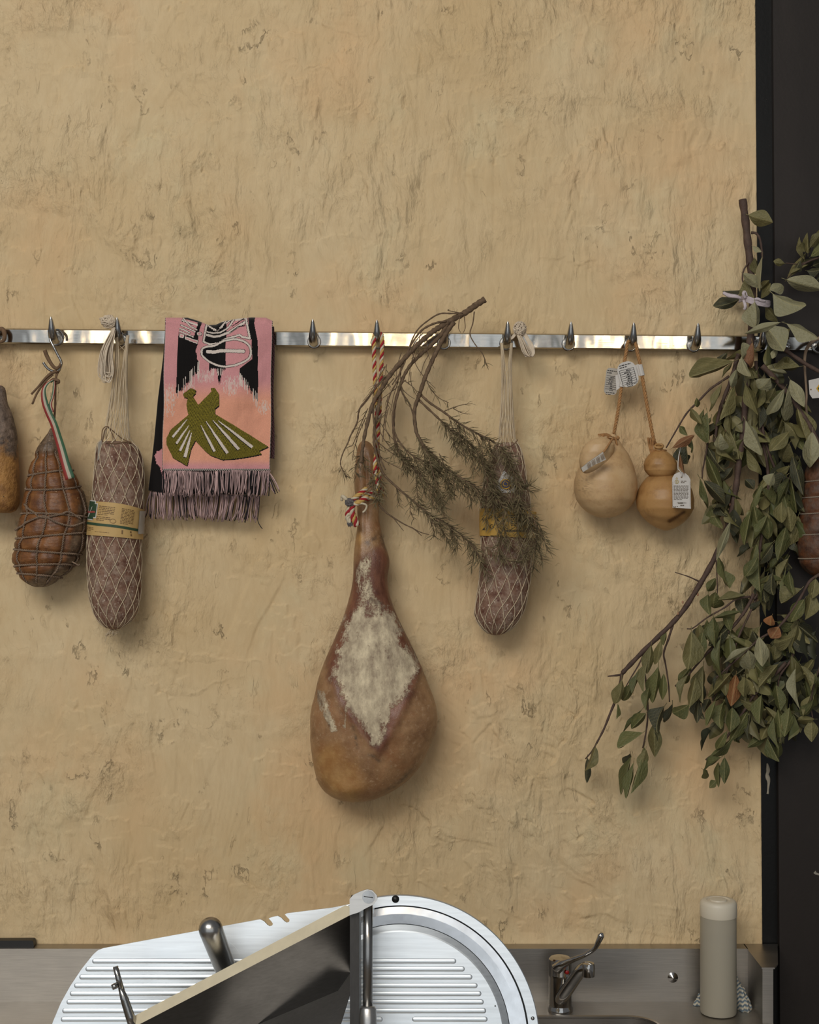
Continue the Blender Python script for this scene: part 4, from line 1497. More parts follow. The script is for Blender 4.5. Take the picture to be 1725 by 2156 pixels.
rows = [(1000, 1372, 1424), (1004, 1364, 1436), (1015, 1354, 1447), (1032, 1344, 1457), (1052, 1340, 1462), (1070, 1343, 1461), (1087, 1353, 1452), (1100, 1366, 1440), (1110, 1382, 1424), (1115, 1394, 1412), (1117, 1399, 1406)]
ch2 = Body(rows, 0.070, 0.95, d_ch)
t = thing('caciocavallo_cheese', 'amber gourd-shaped cheese with tied neck and paper tag, right of the pair', 'cheese', P(1342, 720, 0.06), 'tied pair of cheeses')
mb = MB(); Yg, Pg, vv = ch2.mesh(mb, 110, 90)
ob = mk('body', mb, M_CH2, t)
px_ = CX + vv[..., 0] * FPX / (DIST + vv[..., 1])
cr = np.exp(-(line_dist(px_, Yg, [(1410, 1097), (1425, 1088), (1441, 1078)]) / 3.5) ** 2) + 0.35 * np.exp(-(line_dist(px_, Yg, [(1365, 1085), (1400, 1096), (1430, 1094)]) / 7) ** 2)
set_attr(ob, 'dark_tone', np.clip(cr, 0, .95) * (np.cos(Pg) > 0) + 0.25 * sstep(Yg, 1020, 1004))  # dark crack, and a darker zone towards the head
rows2 = [(945, 1386, 1396), (949, 1378, 1402), (956, 1368, 1412), (966, 1360, 1422), (978, 1356, 1427), (990, 1358, 1426), (1000, 1366, 1420), (1006, 1376, 1412), (1009, 1386, 1400)]
hd = Body(rows2, 0.080, 0.95, d_ch)
mb = MB(); Yg, Pg, vv = hd.mesh(mb, 60, 60)
ob = mk('head', mb, M_CH2, t)
set_attr(ob, 'dark_tone', 0.25 * sstep(Yg, 994, 1008))  # head gets darker towards its lower end
mb = MB()
mb.tube(catmull([P(1388, 950, .084), P(1387, 944, .088), P(1388, 940, .092)], 4), [0.006, 0.0085, 0.009, 0.0055], 12)
mb.tube([Vector(q) for q in [tuple(P(1388 + 8.5 * math.cos(a), 939 + 4 * math.sin(a), .094 + .004 * math.sin(a))) for a in np.linspace(0, 6.1, 14)]], 0.0024, 6)
ob = mk('nub', mb, M_CH2, t)
mb = MB()
twist_rope(mb, catmull([(hq.x - .002, hq.y - .026, hq.z + .011), P(1339, 724, .062), P(1343, 745, .064), P(1349, 770, .066), P(1357, 820, .068), P(1366, 870, .07), P(1377, 925, .073), P(1386, 948, .076)], 6), 0.0036, 0.02, 3, 6, (0,))
for i in range(60):
    a = random.uniform(-1, 1)
    mb.tube(catmull([P(1374 + 3 * a, 958, .083), P(1371 + 5 * a, 940, .085), P(1371 + 8 * a, 920 + 6 * random.random(), .086 + .006 * random.uniform(-1, 1))], 3), 0.0006, 4)
ph = np.linspace(-3.1, 3.1, 30)
q = hd.pt(948.5 + 0 * ph, ph, 0.002)
mb.tube(list(map(Vector, q)), 0.0018, 6)
mk('rope', mb, M_JUTE, t)
ct = tag_card('sticker_tag', t, rr_loop(1322.5, 788, 40, 54, 17, -0.26), 0.074, M_PAPER)
mb = MB(); f_ = flat_fn(1322.5, 788, 0.0752, -0.26)
dashes(mb, f_, -14, 12, -21, 4.5, 2, 1.8)
for k in range(8):
    on_label(mb, f_, *quad2(-16, -.35, 15, .35), 0, -11 + k * 4.4, 1, 1)
    if k < 7:
        dashes(mb, f_, -1 - random.uniform(0, 7), 14, -8.6 + k * 4.4, 1, 1, 1.9)
for sx in (-16, 15):
    on_label(mb, f_, *quad2(-.5, -15.4, .5, 15.4), sx, 4.4, 1, 1)
dashes(mb, f_, -8, 13, 22, 3.6, 2, 1.6)
mk('printed_text', mb, M_INK, ct, smooth=False)
mb = MB(); mb.tube([P(1347.5, 768, .066), P(1353, 791, .067)], 0.0052, 8); mb.prism([P(1334, 770, .068), P(1346, 766, .067), P(1351, 792, .067), P(1340, 790, .068)], (0, -0.0005, 0))
mk('wrapped_flag', mb, M_PAPER, t, smooth=False)
# hang tag with arched top
loop = [(1415.5, 1012), (1416, 1006), (1420, 999), (1427, 995), (1435, 993.5), (1443, 996), (1450, 1002), (1454, 1010), (1455, 1071), (1416.5, 1069)]
ct = tag_card('hang_tag', t, loop, 0.1345, M_PAPER)
f_ = flat_fn(1435, 1035, 0.1357, 0.0)
mb = MB()
dashes(mb, f_, -16, 15, -12, 2.6, 12, 1.15)
tv, tf = text_mesh('L. M. 40521', 1.0)
on_label(mb, f_, tv, tf, 1, 22.5, 4.3, -4.3)
for (u0, u1, v0) in ((-7, 12, 24.2), (-2, 11, 29)):
    dashes(mb, f_, u0, u1, v0, 2, 1, 2.6)
dashes(mb, f_, -17, -7, 31.5, 2, 2, .9)
dashes(mb, f_, -1, 12, -22, 3, 2, 1.6)
for k in range(24):
    on_label(mb, f_, *quad2(-.4, -.5, .4, .5), -18, -20 + k * 2.2, 1, 1)
    on_label(mb, f_, *quad2(-.4, -.5, .4, .5), 18.3, -20 + k * 2.2, 1, 1)
mk('printed_text', mb, plain('grey_ink', A(92, 80, 66), .7), ct, smooth=False)
mb = MB()
ring2(mb, f_, -9.5, -20.5, 3.2, 4.3, 18)
for (x, y) in ((-11, -27), (-8, -27), (-9.5, -29.5)):
    ring2(mb, f_, x, y, 0, 1.0, 8)
on_label(mb, f_, [(-1, -2), (1, -1.4), (1.4, 0.6), (-1, 2)], [(0, 1, 2, 3)], -9.5, -20.5, 1, 1)
mk('tag_emblem', mb, plain('olive_ink', A(150, 130, 60), .7), ct, smooth=False)
mb = MB(); ring2(mb, f_, 0.5, -30.5, 0, 1.8, 12); mk('eyelet', mb, M_INKB, ct, smooth=False)
mb = MB(); mb.tube(catmull([P(1435, 1004, .1365), P(1436, 998, .139), P(1431, 990, .138), P(1428, 986, .134), P(1429, 965, .125), P(1434, 940, .11), P(1439, 928, .10)], 5), 0.0010, 5)
mk('tag_string', mb, M_PAPER, ct)
t_left = [o for o in bpy.data.objects if o.name == 'caciocavallo_cheese'][0]
ct = tag_card('silver_tag', t_left, [(1224, 985, .148), (1240, 972, .152), (1270, 951, .154), (1276, 968, .156), (1252, 979, .154), (1228, 994, .150)], 0.14, M_PAPER2)
mb = MB()
for k in range(5):
    a = k / 4.0
    for j in range(4):
        x, y = 1236 + j * 9.5 + a * 2, 983 - j * 6.0 - 6 + a * 9
        mb.prism([P(x, y, .158), P(x + 7, y - 4.4, .158), P(x + 7.2, y - 3.4, .158), P(x + .2, y + 1.0, .158)], (0, -.0003, 0))
mk('printed_text', mb, M_INKB, ct, smooth=False)

# ---------------------------------------------------------------- dark cured sausage at the right edge, behind the bay
rows = [(965, 1716, 1760), (972, 1704, 1772), (990, 1697, 1780), (1030, 1690, 1790), (1075, 1685, 1796), (1120, 1680, 1800), (1150, 1677, 1800), (1175, 1680, 1797), (1195, 1690, 1788), (1208, 1704, 1776), (1216, 1722, 1758), (1218, 1732, 1748)]
RG = [1010, 1044, 1078, 1122, 1172]
def d_rs(y, ph):
    g = 0
    for h_ in RG:
        g = g - 0.0035 * np.exp(-((y - h_ + 4 * np.sin(ph)) / 6.0) ** 2)
    return g + 0.003 * (fbm(np.sin(ph) * 4 + 2, np.cos(ph) * 4, y / 20.0, 3) - 0.5)
rs = Body(rows, 0.068, 0.9, d_rs)
t = thing('tied_culatello', 'dark string-ringed cured meat at the right edge behind the bay leaves', 'cured meat', P(1740, 740, 0.06))
mb = MB(); rs.mesh(mb, 130, 70)
m = NT('dark_cured_meat')
c = m.ramp(m.noise(40, 5, 0.65), 0.3, 0.7, A(42, 26, 19), A(104, 62, 34))
c = m.mix(m.math('MULTIPLY', m.ramp(m.noise(50, 6, 0.7), 0.45, 0.7), 0.55), c, A(96, 86, 74))
m.set('Base Color', c); m.set('Roughness', 0.55)
m.bump(m.noise(120, 5, 0.65), 0.6, 0.003)
mk('meat', mb, m.mat, t)
mb = MB()
for h_ in RG:
    ph = np.linspace(-math.pi, math.pi, 40)
    twist_rope(mb, list(map(Vector, rs.pt(h_ - 4 * np.sin(ph), ph, 0.0014))), 0.0014, 0.008, 2, 5, (0,))
mk('string_ring', mb, plain('light_string', A(130, 116, 100), .9, var=.2), t)
mb = MB()
mb.tube(catmull([P(1728, 712, .066), P(1714, 717, .070), P(1700, 733, .072), P(1695, 755, .070), P(1696, 790, .068), P(1699, 830, .068), P(1698, 860, .068), P(1706, 920, .068), P(1728, 962, .068)], 6), [0.0042, 0.0042, 0.0036, 0.003, 0.0024, 0.0024, 0.0026, 0.0026, 0.003], 7)
mk('cord', mb, plain('grey_cord', A(128, 108, 88), .9, var=.2), t)
ct = tag_card('hang_tag', t, [(1703, 801), (1724, 796), (1760, 788), (1768, 826), (1731, 837), (1711, 839), (1705, 830)], 0.085, M_PAPER)
mb = MB()
mb.prism([P(1719, 818, .0862), P(1726, 808, .0862), P(1748, 806, .0862), P(1754, 816, .0862), P(1746, 826, .0862), P(1726, 827, .0862)], (0, -.0004, 0))
mk('emblem', mb, M_INKY, ct, smooth=False)
mb = MB()
mb.prism([P(1722, 818, .087), P(1728, 811, .087), P(1745, 809, .087), P(1750, 816, .087), P(1744, 823, .087), P(1728, 824, .087)], (0, -.0004, 0))
mk('emblem_field', mb, M_INKG, ct, smooth=False)
mb = MB(); ring2(mb, flat_fn(1708, 820, .0863, 0), 0, 0, 0, 1.6, 10); mk('eyelet', mb, M_INKB, ct, smooth=False)
# ====================================================================== knitted scarf
def Z8(x, y):      # detail measurement -> photo px
    return (x / 8.625 + 360.0, y / 8.625 + 660.0)


def Z4(x, y):
    return (x / 4.491 + 290.0, y / 4.491 + 640.0)


PINK, PEACH = np.array(A(192, 134, 134)[:3]), np.array(A(208, 146, 120)[:3])
BLK, WHT, OLV = np.array(srgb(24, 21, 20)[:3]), np.array(A(198, 184, 172)[:3]), np.array(A(124, 112, 38)[:3])


def scarf_print(px, py):
    """colours of the woven pattern, px/py arrays of photo pixels on the front panel"""
    C_ = np.empty(px.shape + (3,))
    w_ = (sstep(py, 795, 850) * (1 - sstep(py, 965, 985)))[..., None]
    C_[:] = PINK * (1 - w_) + PEACH * w_
    ix, iy = np.floor(px).astype(int), np.floor(py).astype(int)

    def put(mask, col):
        C_[mask] = col
    # pale streaky knit patches
    colr = _perm[(ix * 977) & 65535]
    celr = _perm[(ix * 977 + (iy // 5) * 7717) & 65535]
    for (cx, cy, rx, ry) in ((432, 793, 24, 15), (486, 812, 19, 22), (357, 842, 15, 38), (556, 858, 15, 16), (505, 800, 10, 14), (400, 815, 14, 14)):
        e = ((px - cx) / rx) ** 2 + ((py - cy) / ry) ** 2
        mk_ = (e < 1.0) & (celr * 0.6 + colr * 0.4 > 0.42 + 0.3 * e)
        C_[mk_] = 0.35 * C_[mk_] + 0.65 * WHT
    # black side panels with dripping ends
    jag = (colr - 0.5) * 18
    L = poly_sdf(px, py, [(385, 668), (377, 700), (375, 716), (373, 764), (370, 845), (396, 830), (418, 788), (419, 762), (414.5, 756), (414.5, 746), (411, 740), (416, 725), (418, 702), (425, 681), (427, 668)]) > 0
    put(L & (py < 836 - (px - 371) * 1.10 + jag), BLK)
    wl = (colr > 0.62) & (py > 815 - (px - 371) * 1.15) & (py < 838 - (px - 371) * 1.05 + jag) & (px > 370) & (px < 420)
    put(wl, WHT)
    R = poly_sdf(px, py, [(523, 668), (524.6, 688), (530, 716), (531, 756), (505, 776), (505, 860), (543, 865), (543, 764), (542.6, 718), (535.6, 681), (538, 668)]) > 0
    put(R & (py < 792 + (px - 505) * 1.5 + jag), BLK)
    wr = (colr > 0.66) & (py > 784 + (px - 505) * 1.2) & (py < 800 + (px - 505) * 1.4 + jag) & (px > 504) & (px < 543)
    put(wr, WHT)
    Mm = (px > 441) & (px < 476) & (py > 764) & (py < 779 + 30 * np.exp(-((px - 463) / 4.0) ** 2) + jag * 0.6)
    put(Mm, BLK)
    put((colr > 0.7) & (px > 446) & (px < 474) & (py > 776) & (py < 788 + jag * .5), WHT)
    # small letters at the upper left
    lt = [Z8(*q) for q in [(205, 100), (490, 185), (440, 335), (425, 400), (385, 428), (240, 400), (235, 460), (155, 440), (150, 330), (180, 215)]]
    put(poly_sdf(px, py, lt) > 0, PINK)
    for ln in ([(205, 140), (480, 215)], [(185, 215), (440, 335)], [(165, 330), (400, 430)], [(230, 110), (360, 240), (470, 300)], [(165, 280), (240, 300), (350, 360)]):
        d_ = line_dist(px, py, [Z8(*q) for q in ln])
        put(d_ < 2.0, BLK); put(d_ < 1.25, WHT)
    for bx in ([(165, 375), (240, 395), (232, 455), (160, 435)], [(260, 425), (490, 495), (470, 552), (258, 468)]):
        s_ = poly_sdf(px, py, [Z8(*q) for q in bx])
        put(s_ > -1.2, BLK); put(s_ > -0.2, WHT); put(s_ > 1.6, PINK)
    e = np.hypot((px - Z8(515, 370)[0]) / 5.2, (py - Z8(515, 370)[1]) / 3.6)
    put(e < 1.25, BLK); put(e < 1.0, WHT); put(e < 0.6, PINK)
    # block behind the big letter and its left half in black
    body = [Z8(*q) for q in [(650, 190), (585, 515), (710, 570), (880, 545), (1000, 470), (1250, 400), (1300, 435), (1440, 460), (1370, 100)]]
    s_ = poly_sdf(px, py, body)
    put(s_ > -2.6, BLK); put(s_ > -1.6, WHT); put(s_ > 2.4, BLK); put(s_ > 3.2, PINK)
    put((s_ > 3.2) & (px < Z8(1015, 0)[0]), BLK)
    for ln, wv in (([(680, 240), (760, 285), (850, 310), (930, 240), (1010, 150)], 1.3), ([(660, 330), (760, 352), (900, 345), (1020, 280), (1150, 130)], 1.6), ([(650, 385), (780, 420), (900, 408), (1060, 345), (1200, 250), (1340, 170)], 2.4), ([(1010, 190), (1110, 120)], 1.2)):
        d_ = line_dist(px, py, [Z8(*q) for q in ln])
        put(d_ < wv + .9, BLK); put(d_ < wv, WHT)
    for ln in ([(1070, 350), (1230, 240), (1350, 225)], [(1120, 230), (1330, 110)]):
        put(line_dist(px, py, [Z8(*q) for q in ln]) < 0.8, BLK)
    # the large oval
    oval = [tuple(q) for q in catmull([Z8(*q) for q in [(545, 700), (560, 640), (640, 600), (790, 580), (900, 525), (1010, 478), (1200, 462), (1350, 510), (1440, 590), (1462, 700), (1440, 800), (1380, 860), (1240, 930), (1050, 975), (880, 962), (730, 905), (610, 825), (555, 765), (545, 700)]], 4)]
    s_ = poly_sdf(px, py, oval)
    put(s_ > -1.6, BLK); put(s_ > -0.8, WHT); put(s_ > 3.2, BLK); put(s_ > 4.2, PINK)
    put((s_ > 4.2) & (px < Z8(1000, 0)[0]), BLK)
    d_ = line_dist(px, py, [Z8(*q) for q in [(670, 698), (800, 706), (900, 682), (1020, 680), (1320, 690)]])
    put(d_ < 4.4, BLK); put(d_ < 3.4, WHT)
    # bird in olive over black, with pale feather slits
    eagle = [Z4(*q) for q in [(430, 850), (500, 795), (550, 815), (545, 850), (520, 870), (575, 955), (700, 830), (695, 795), (730, 795), (770, 850), (770, 960), (735, 990), (735, 1040), (1240, 1350), (1150, 1390), (1175, 1420), (1040, 1445), (905, 1465), (800, 1470), (690, 1430), (640, 1390), (550, 1290), (510, 1370), (470, 1530), (400, 1490), (330, 1450), (270, 1330), (270, 1270), (310, 1190), (480, 1050), (460, 960), (470, 890), (435, 880)]]
    put(poly_sdf(px - 1.2, py - 2.4, eagle) > 0, BLK)
    e_in = poly_sdf(px, py, eagle) > 0
    chk = ((np.floor(px / 1.7) + np.floor(py / 1.35)) % 2) == 0
    C_[e_in] = OLV
    C_[e_in & ~chk] = OLV * 0.16 + BLK * 0.5
    for (a, b, c_, d2, wd) in ((470, 1090, 330, 1260, 2.2), (485, 1150, 365, 1320, 2.4), (497, 1195, 402, 1390, 2.6), (512, 1220, 450, 1450, 3.2), (600, 1150, 730, 1395, 2.6), (650, 1115, 850, 1410, 2.9), (715, 1100, 955, 1375, 3.0), (765, 1105, 1085, 1355, 2.9)):
        (x0, y0), (x1, y1) = Z4(a, b), Z4(c_, d2)
        for (sx, sy, cc) in ((-1.0, 1.2, BLK), (0, 0, WHT)):
            dx, dy = x1 - x0, y1 - y0
            tt = np.clip(((px - sx - x0) * dx + (py - sy - y0) * dy) / (dx * dx + dy * dy), 0, 1)
            dist = np.hypot(px - sx - x0 - tt * dx, py - sy - y0 - tt * dy)
            put(dist < wd * (0.25 + 0.75 * np.sin(np.clip(tt, 0, 1) * math.pi * 0.55)) * (tt < 1), cc)
    # knit: faint column structure
    C_ *= (0.92 + 0.16 * _perm[(ix * 31 + iy * 5003) & 65535])[..., None]
    return C_


def back_print(px, py):
    C_ = np.empty(px.shape + (3,))
    C_[:] = BLK * 1.3
    C_[poly_sdf(px, py, [(326, 960), (331, 950), (337, 949), (346, 942), (350, 1016), (341, 998), (337, 984), (330, 976)]) > 0] = PINK
    return C_


def cloth_mat():
    m = NT('knitted_wool')
    a = m.attr('print')
    m.set('Base Color', a.outputs['Color'])
    m.set('Roughness', 0.95)
    m.set('Specular IOR Level', 0.1)
    m.set('Sheen Weight', 0.25)
    wv = m.n('ShaderNodeTexWave', wave_type='BANDS', bands_direction='X'); wv.inputs['Scale'].default_value = 200
    m.ln(m.co(), wv.inputs['Vector'])
    m.bump(m.math('ADD', wv.outputs[1], m.noise(900, 2, 0.6)), 0.35, 0.0008)
    return m.mat


M_KNIT = cloth_mat()


def y_top(x):
    return np.interp(x, [340, 350, 395, 415, 440, 455, 470, 500, 530, 560, 574], [672, 671, 671, 677, 687, 686, 679, 673, 670.5, 671, 678])


def grid_mesh(name, px, py, D, col, mat_, parent, thick):
    """px, py, D: 2-D arrays; col: face colours (n-1, m-1, 3)"""
    n, m_ = px.shape
    s = (DIST - D) / FPX
    v = np.stack([(px - CX) * s, -D, EYE - (py - CY) * s], -1).reshape(-1, 3) - np.array(parent_origin(parent))
    f = np.array([[i * m_ + k, (i + 1) * m_ + k, (i + 1) * m_ + k + 1, i * m_ + k + 1] for i in range(n - 1) for k in range(m_ - 1)])
    me = bpy.data.meshes.new(name)
    me.from_pydata(v.tolist(), [], f.tolist())
    at = me.attributes.new('print', 'FLOAT_COLOR', 'FACE')
    c4 = np.ones((len(f), 4), np.float32)
    c4[:, :3] = col.reshape(-1, 3)
    at.data.foreach_set('color', c4.ravel())
    me.polygons.foreach_set('use_smooth', np.ones(len(f), bool))
    me.materials.append(mat_)
    o = bpy.data.objects.new(name, me)
    COL.objects.link(o)
    o.parent = parent
    md = o.modifiers.new('thick', 'SOLIDIFY'); md.thickness = thick; md.offset = 1.0
    return o


scarf = thing('knitted_scarf', 'pink and black knitted scarf with olive bird draped over the rail', 'scarf', P(460, 672, 0.05))
# front panel, including the roll over the rail
nu, nv = 238, 340
u = np.linspace(0, 1, nu)
vtot = np.linspace(-26, 320, nv)            # distance below (positive) or behind (negative) the fold, in px
Ug, Vg = np.meshgrid(u, vtot)
xl = 348 - 7 * np.clip(Vg, 0, None) / 320.0 + 0.8 * np.sin(Vg / 23.0)
xr = 573 - 3 * np.clip(Vg, 0, None) / 320.0 + 0.8 * np.sin(Vg / 31.0 + 1)
Xp = xl + (xr - xl) * Ug
yt = y_top(Xp)
roll = 10.0
Yp = np.where(Vg >= roll, yt + Vg * (991 - yt) / 320.0, 0)
ang = np.clip((roll - Vg) / roll * (math.pi / 2), 0, math.pi)
Yp = np.where(Vg < roll, yt + roll * (991 - yt) / 320.0 * (1 - np.sin(ang)), Yp)
Yp = np.where(Vg < -roll, yt + roll + (-Vg - roll), Yp)
fold = 0.0050 * np.sin(Ug * 9 + Vg / 90.0) + 0.004 * np.sin(Ug * 4.2 - 1 + Vg / 160.0) + 0.0045 * (fbm(Ug * 6, Vg / 55.0, Ug * 0, 3) - 0.5) * 2
hang = np.exp(-((Xp - 443) / 30.0) ** 2) * np.clip(1 - Vg / 90.0, 0, 1) * -0.010
dfront = 0.068 + (fold + hang) * np.clip(Vg / 40.0, 0.15, 1)
Dp = np.where(Vg >= roll, dfront, 0.055 + 0.013 * np.cos(ang) + 0 * Vg)
Dp = np.where(Vg < -roll, 0.042, Dp)
cxp = (Xp[:-1, :-1] + Xp[1:, 1:]) / 2
cyp = (Yp[:-1, :-1] + Yp[1:, 1:]) / 2
colr_ = scarf_print(cxp, cyp)
# stitched edge columns
stit = (np.arange(nv - 1)[:, None] % 3 == 0)
for k in (0, 1, nu - 3, nu - 2):
    colr_[:, k] = np.where(stit, WHT * .8, BLK if k in (0, nu - 2) else colr_[:, k])
bot = (np.arange(nu - 1)[None, :] % 4 < 2)
for r_ in range(4):
    colr_[-1 - r_] = np.where(((np.arange(nu - 1) + 2 * (r_ // 2)) % 4 < 2)[:, None], WHT * .85, BLK)
grid_mesh('front_panel', Xp, Yp, Dp, colr_, M_KNIT, scarf, 0.0022)
# rear hanging end, shifted to the left
nu2, nv2 = 120, 180
Ug, Vg = np.meshgrid(np.linspace(0, 1, nu2), np.linspace(0, 1, nv2))
xl = np.interp(Vg, [0, .2, .45, .7, 1], [349, 344, 333, 325, 313]); xr = np.interp(Vg, [0, .5, 1], [566, 560, 547])
Xp = xl + (xr - xl) * Ug
Yp = 682 + (1033 + 12 * Ug - 682) * Vg + 3 * np.sin(Ug * 5)
Dp = 0.036 + 0.004 * np.sin(Ug * 8 + 1) * Vg
grid_mesh('rear_panel', Xp, Yp, Dp, back_print((Xp[:-1, :-1] + Xp[1:, 1:]) / 2, (Yp[:-1, :-1] + Yp[1:, 1:]) / 2), M_KNIT, scarf, 0.0022)
# doubled edge that shows at the right
Ug, Vg = np.meshgrid(np.linspace(0, 1, 24), np.linspace(0, 1, 150))
Xp = 552 + (577 + 1.2 * np.sin(Vg * 9) - 552) * Ug
Yp = 684 + (962 - 684) * Vg + 4 * Ug
Dp = 0.050 - 0.006 * Ug + 0 * Vg
cc = np.empty((149, 23, 3)); cc[:] = BLK * 1.5
ii = (np.arange(149)[:, None] * 7 + np.arange(23)[None, :] * 3) % 5 < 2
cc[ii] = np.array(A(120, 84, 84)[:3])
grid_mesh('folded_edge', Xp, Yp, Dp, cc, M_KNIT, scarf, 0.0022)


def fringe(name, x0, x1, ytop, ln, d, n, spread, seedc):
    mb = MB()
    for i in range(n):
        a = i / (n - 1)
        x = x0 + (x1 - x0) * a + random.uniform(-.5, .5)
        y0 = ytop(a)
        L = ln(a) * random.uniform(0.86, 1.06)
        mi = random.choice([0, 0, 0, 1, 2])
        lean = spread(a) + random.gauss(0, 3.2)
        bow = random.gauss(0, 2.0)
        dd = d + random.uniform(-.003, .005)
        mb.tube(catmull([P(x, y0, d), P(x + .25 * lean + bow, y0 + .33 * L, dd + .002), P(x + .6 * lean + bow, y0 + .68 * L, dd + .002), P(x + lean, y0 + L, dd)], 3), random.uniform(.00075, .00115), 4, mi=mi)
    o = mk(name, mb, [plain('fringe_mauve', A(158, 132, 128), .95, var=.2), plain('fringe_black', srgb(30, 26, 27), .95), plain('fringe_pink', A(192, 162, 156), .95, var=.1)], scarf)
    o['kind'] = 'stuff'


fringe('front_fringe', 343, 569, lambda a: 990 + 1.5 * math.sin(a * 9), lambda a: 54 - 5 * abs(a - .5), 0.071, 190, lambda a: -2 + 3 * math.sin(a * 5), 1)
fringe('front_fringe_tuft', 560, 568, lambda a: 996, lambda a: 42, 0.070, 9, lambda a: 16, 1)
fringe('rear_fringe', 316, 547, lambda a: 1034 + 10 * a, lambda a: 58 - 4 * a, 0.038, 190, lambda a: -3 + 6 * math.sin(a * 6), 2)
mb = MB()
mb.tube(catmull([P(316, 1040, .04), P(310, 1062, .042), P(311, 1076, .045), P(304, 1092, .05), P(293, 1099, .06)], 5), 0.0009, 5)
mb.tube(catmull([P(547, 1045, .04), P(545, 1075, .042), P(543, 1096, .042), P(550, 1110, .044), P(553, 1113, .044)], 5), 0.0009, 5)
mk('loose_thread', mb, plain('thread_black', srgb(36, 30, 32), .95), scarf)
# ====================================================================== dried rosemary
M_RSTEM = plain('rosemary_bark', A(100, 80, 60), 0.9, var=.35, vscale=120, bump=.8, bscale=500)
m = NT('rosemary_needle')
m.set('Base Color', m.ramp(m.noise(60, 3, .6), .3, .7, A(66, 58, 40), A(128, 114, 84)))
m.set('Roughness', .8); m.set('Specular IOR Level', .2)
M_RNEED = m.mat
ros = thing('rosemary_branch', 'dried rosemary branch lying slanted over a hook and the ham shank', 'dried herb', P(935, 690, 0.09))
random.seed(21)
NEED = MB()


def needle(base, dirv, L, droop):
    d1 = Vector(dirv).normalized()
    p1 = base + d1 * L * 0.5
    d2 = (d1 + Vector((random.gauss(0, .18), random.gauss(0, .18), random.gauss(0, .18) - droop))).normalized()
    p2 = p1 + d2 * L * 0.5
    L = L * 1.18
    p1 = base + d1 * L * 0.5
    p2 = p1 + d2 * L * 0.5
    side = d1.cross(Vector((random.gauss(0, 1), random.gauss(0, 1), random.gauss(0, 1)))).normalized() * random.uniform(.0006, .0010)
    up = d1.cross(side).normalized() * 0.0005
    b = len(NEED.v)
    for (p, k) in ((base, .7), (p1, 1.0)):
        NEED.v.extend([tuple(p + side * k), tuple(p - side * k), tuple(p + up * k)])
    NEED.v.append(tuple(p2))
    for i in range(3):
        j = (i + 1) % 3
        NEED.f.append((b + i, b + j, b + 3 + j, b + 3 + i)); NEED.f.append((b + 3 + i, b + 3 + j, b + 6))
        NEED.m.extend([0, 0])


def clothe(path, dens, L0, L1, s0=0.0, s1=1.0, droop=.12, spread=.75):
    p = np.array([tuple(q) for q in path], float)
    n = len(p)
    for i in range(n - 1):
        tt = i / (n - 1)
        if tt < s0 or tt > s1:
            continue
        seg = Vector(p[i + 1] - p[i]); l = seg.length
        cnt = 0.85 * dens * l / 0.001
        k = int(cnt) + (random.random() < cnt % 1)
        t_ = seg.normalized() if l > 0 else Vector((0, 0, -1))
        for _ in range(k):
            r = Vector((random.gauss(0, 1), random.gauss(0, 1) * .8, random.gauss(0, 1))).normalized()
            r = (r - t_ * r.dot(t_)).normalized()
            dv = t_ * random.uniform(.35, 1.0) + r * random.uniform(.35, 1.0) * spread / .75
            needle(Vector(p[i]) + seg * random.random(), dv, random.uniform(L0, L1), droop)


def stem(path, r0, r1, n=6, name='stem', knob=True):
    mb = MB()
    q = catmull(path, 6)
    rad = np.linspace(r0, r1, len(q))
    if knob:
        rad = rad * (1 + 0.18 * np.sin(np.arange(len(q)) * 2.1) * random.uniform(.6, 1.2))
    mb.tube(q, list(rad), n)
    mk(name, mb, M_RSTEM, ros)
    return q


W = lambda pts, d0, d1: [P(x, y, d0 + (d1 - d0) * i / max(1, len(pts) - 1)) for i, (x, y) in enumerate(pts)]
trunk = [(1022, 630), (1003, 642), (982, 657), (960, 669), (940, 680)]
stem(W(trunk, .095, .088), .0066, .0058, 9, 'main_stem')
main = [(945, 677), (924, 690), (908, 701), (884, 722), (859, 747), (825, 785), (800, 824), (784, 854), (769, 912), (763, 950), (760, 975)]
stem(W(main, .088, .122), .0060, .0030, 8)
b2 = [(944, 678), (930, 703), (909, 726), (888, 745), (865, 768), (850, 793), (842, 815), (832, 850), (829, 890), (830, 920), (838, 948), (856, 972), (878, 992), (900, 1015), (922, 1040), (938, 1072)]
q2 = stem(W(b2, .088, .115), .0044, .0012)
clothe(q2, .55, .014, .024, .62, 1)
b3 = [(956, 678), (940, 701), (925, 729), (911, 758), (896, 793), (884, 829), (873, 864), (876, 905), (884, 925), (898, 945), (916, 962), (943, 990), (966, 1004), (990, 1018), (1027, 1038), (1060, 1046), (1086, 1054), (1110, 1070), (1126, 1098), (1130, 1130), (1122, 1160)]
q3 = stem(W(b3, .090, .150), .0050, .0012)
clothe(q3, .75, .015, .026, .36, 1)
b4 = [(884, 829), (905, 848), (935, 868), (965, 890), (1000, 910), (1035, 928), (1058, 948), (1074, 975), (1086, 1005), (1098, 1030)]
q4 = stem(W(b4, .10, .150), .0026, .0010)
clothe(q4, .75, .015, .026, .25, 1)
b5 = [(880, 840), (915, 873), (950, 905), (985, 930), (1012, 960), (1030, 990), (1038, 1010)]
q5 = stem(W(b5, .10, .140), .0024, .0010)
clothe(q5, .75, .015, .026, .2, 1)
b6 = [(800, 824), (797, 860), (789, 900), (788, 930), (795, 965), (808, 998), (835, 1025), (868, 1053), (905, 1082), (940, 1102), (972, 1126), (998, 1150), (1006, 1168)]
q6 = stem(W(b6, .105, .128), .0034, .0010)
clothe(q6, .55, .015, .026, .52, 1)
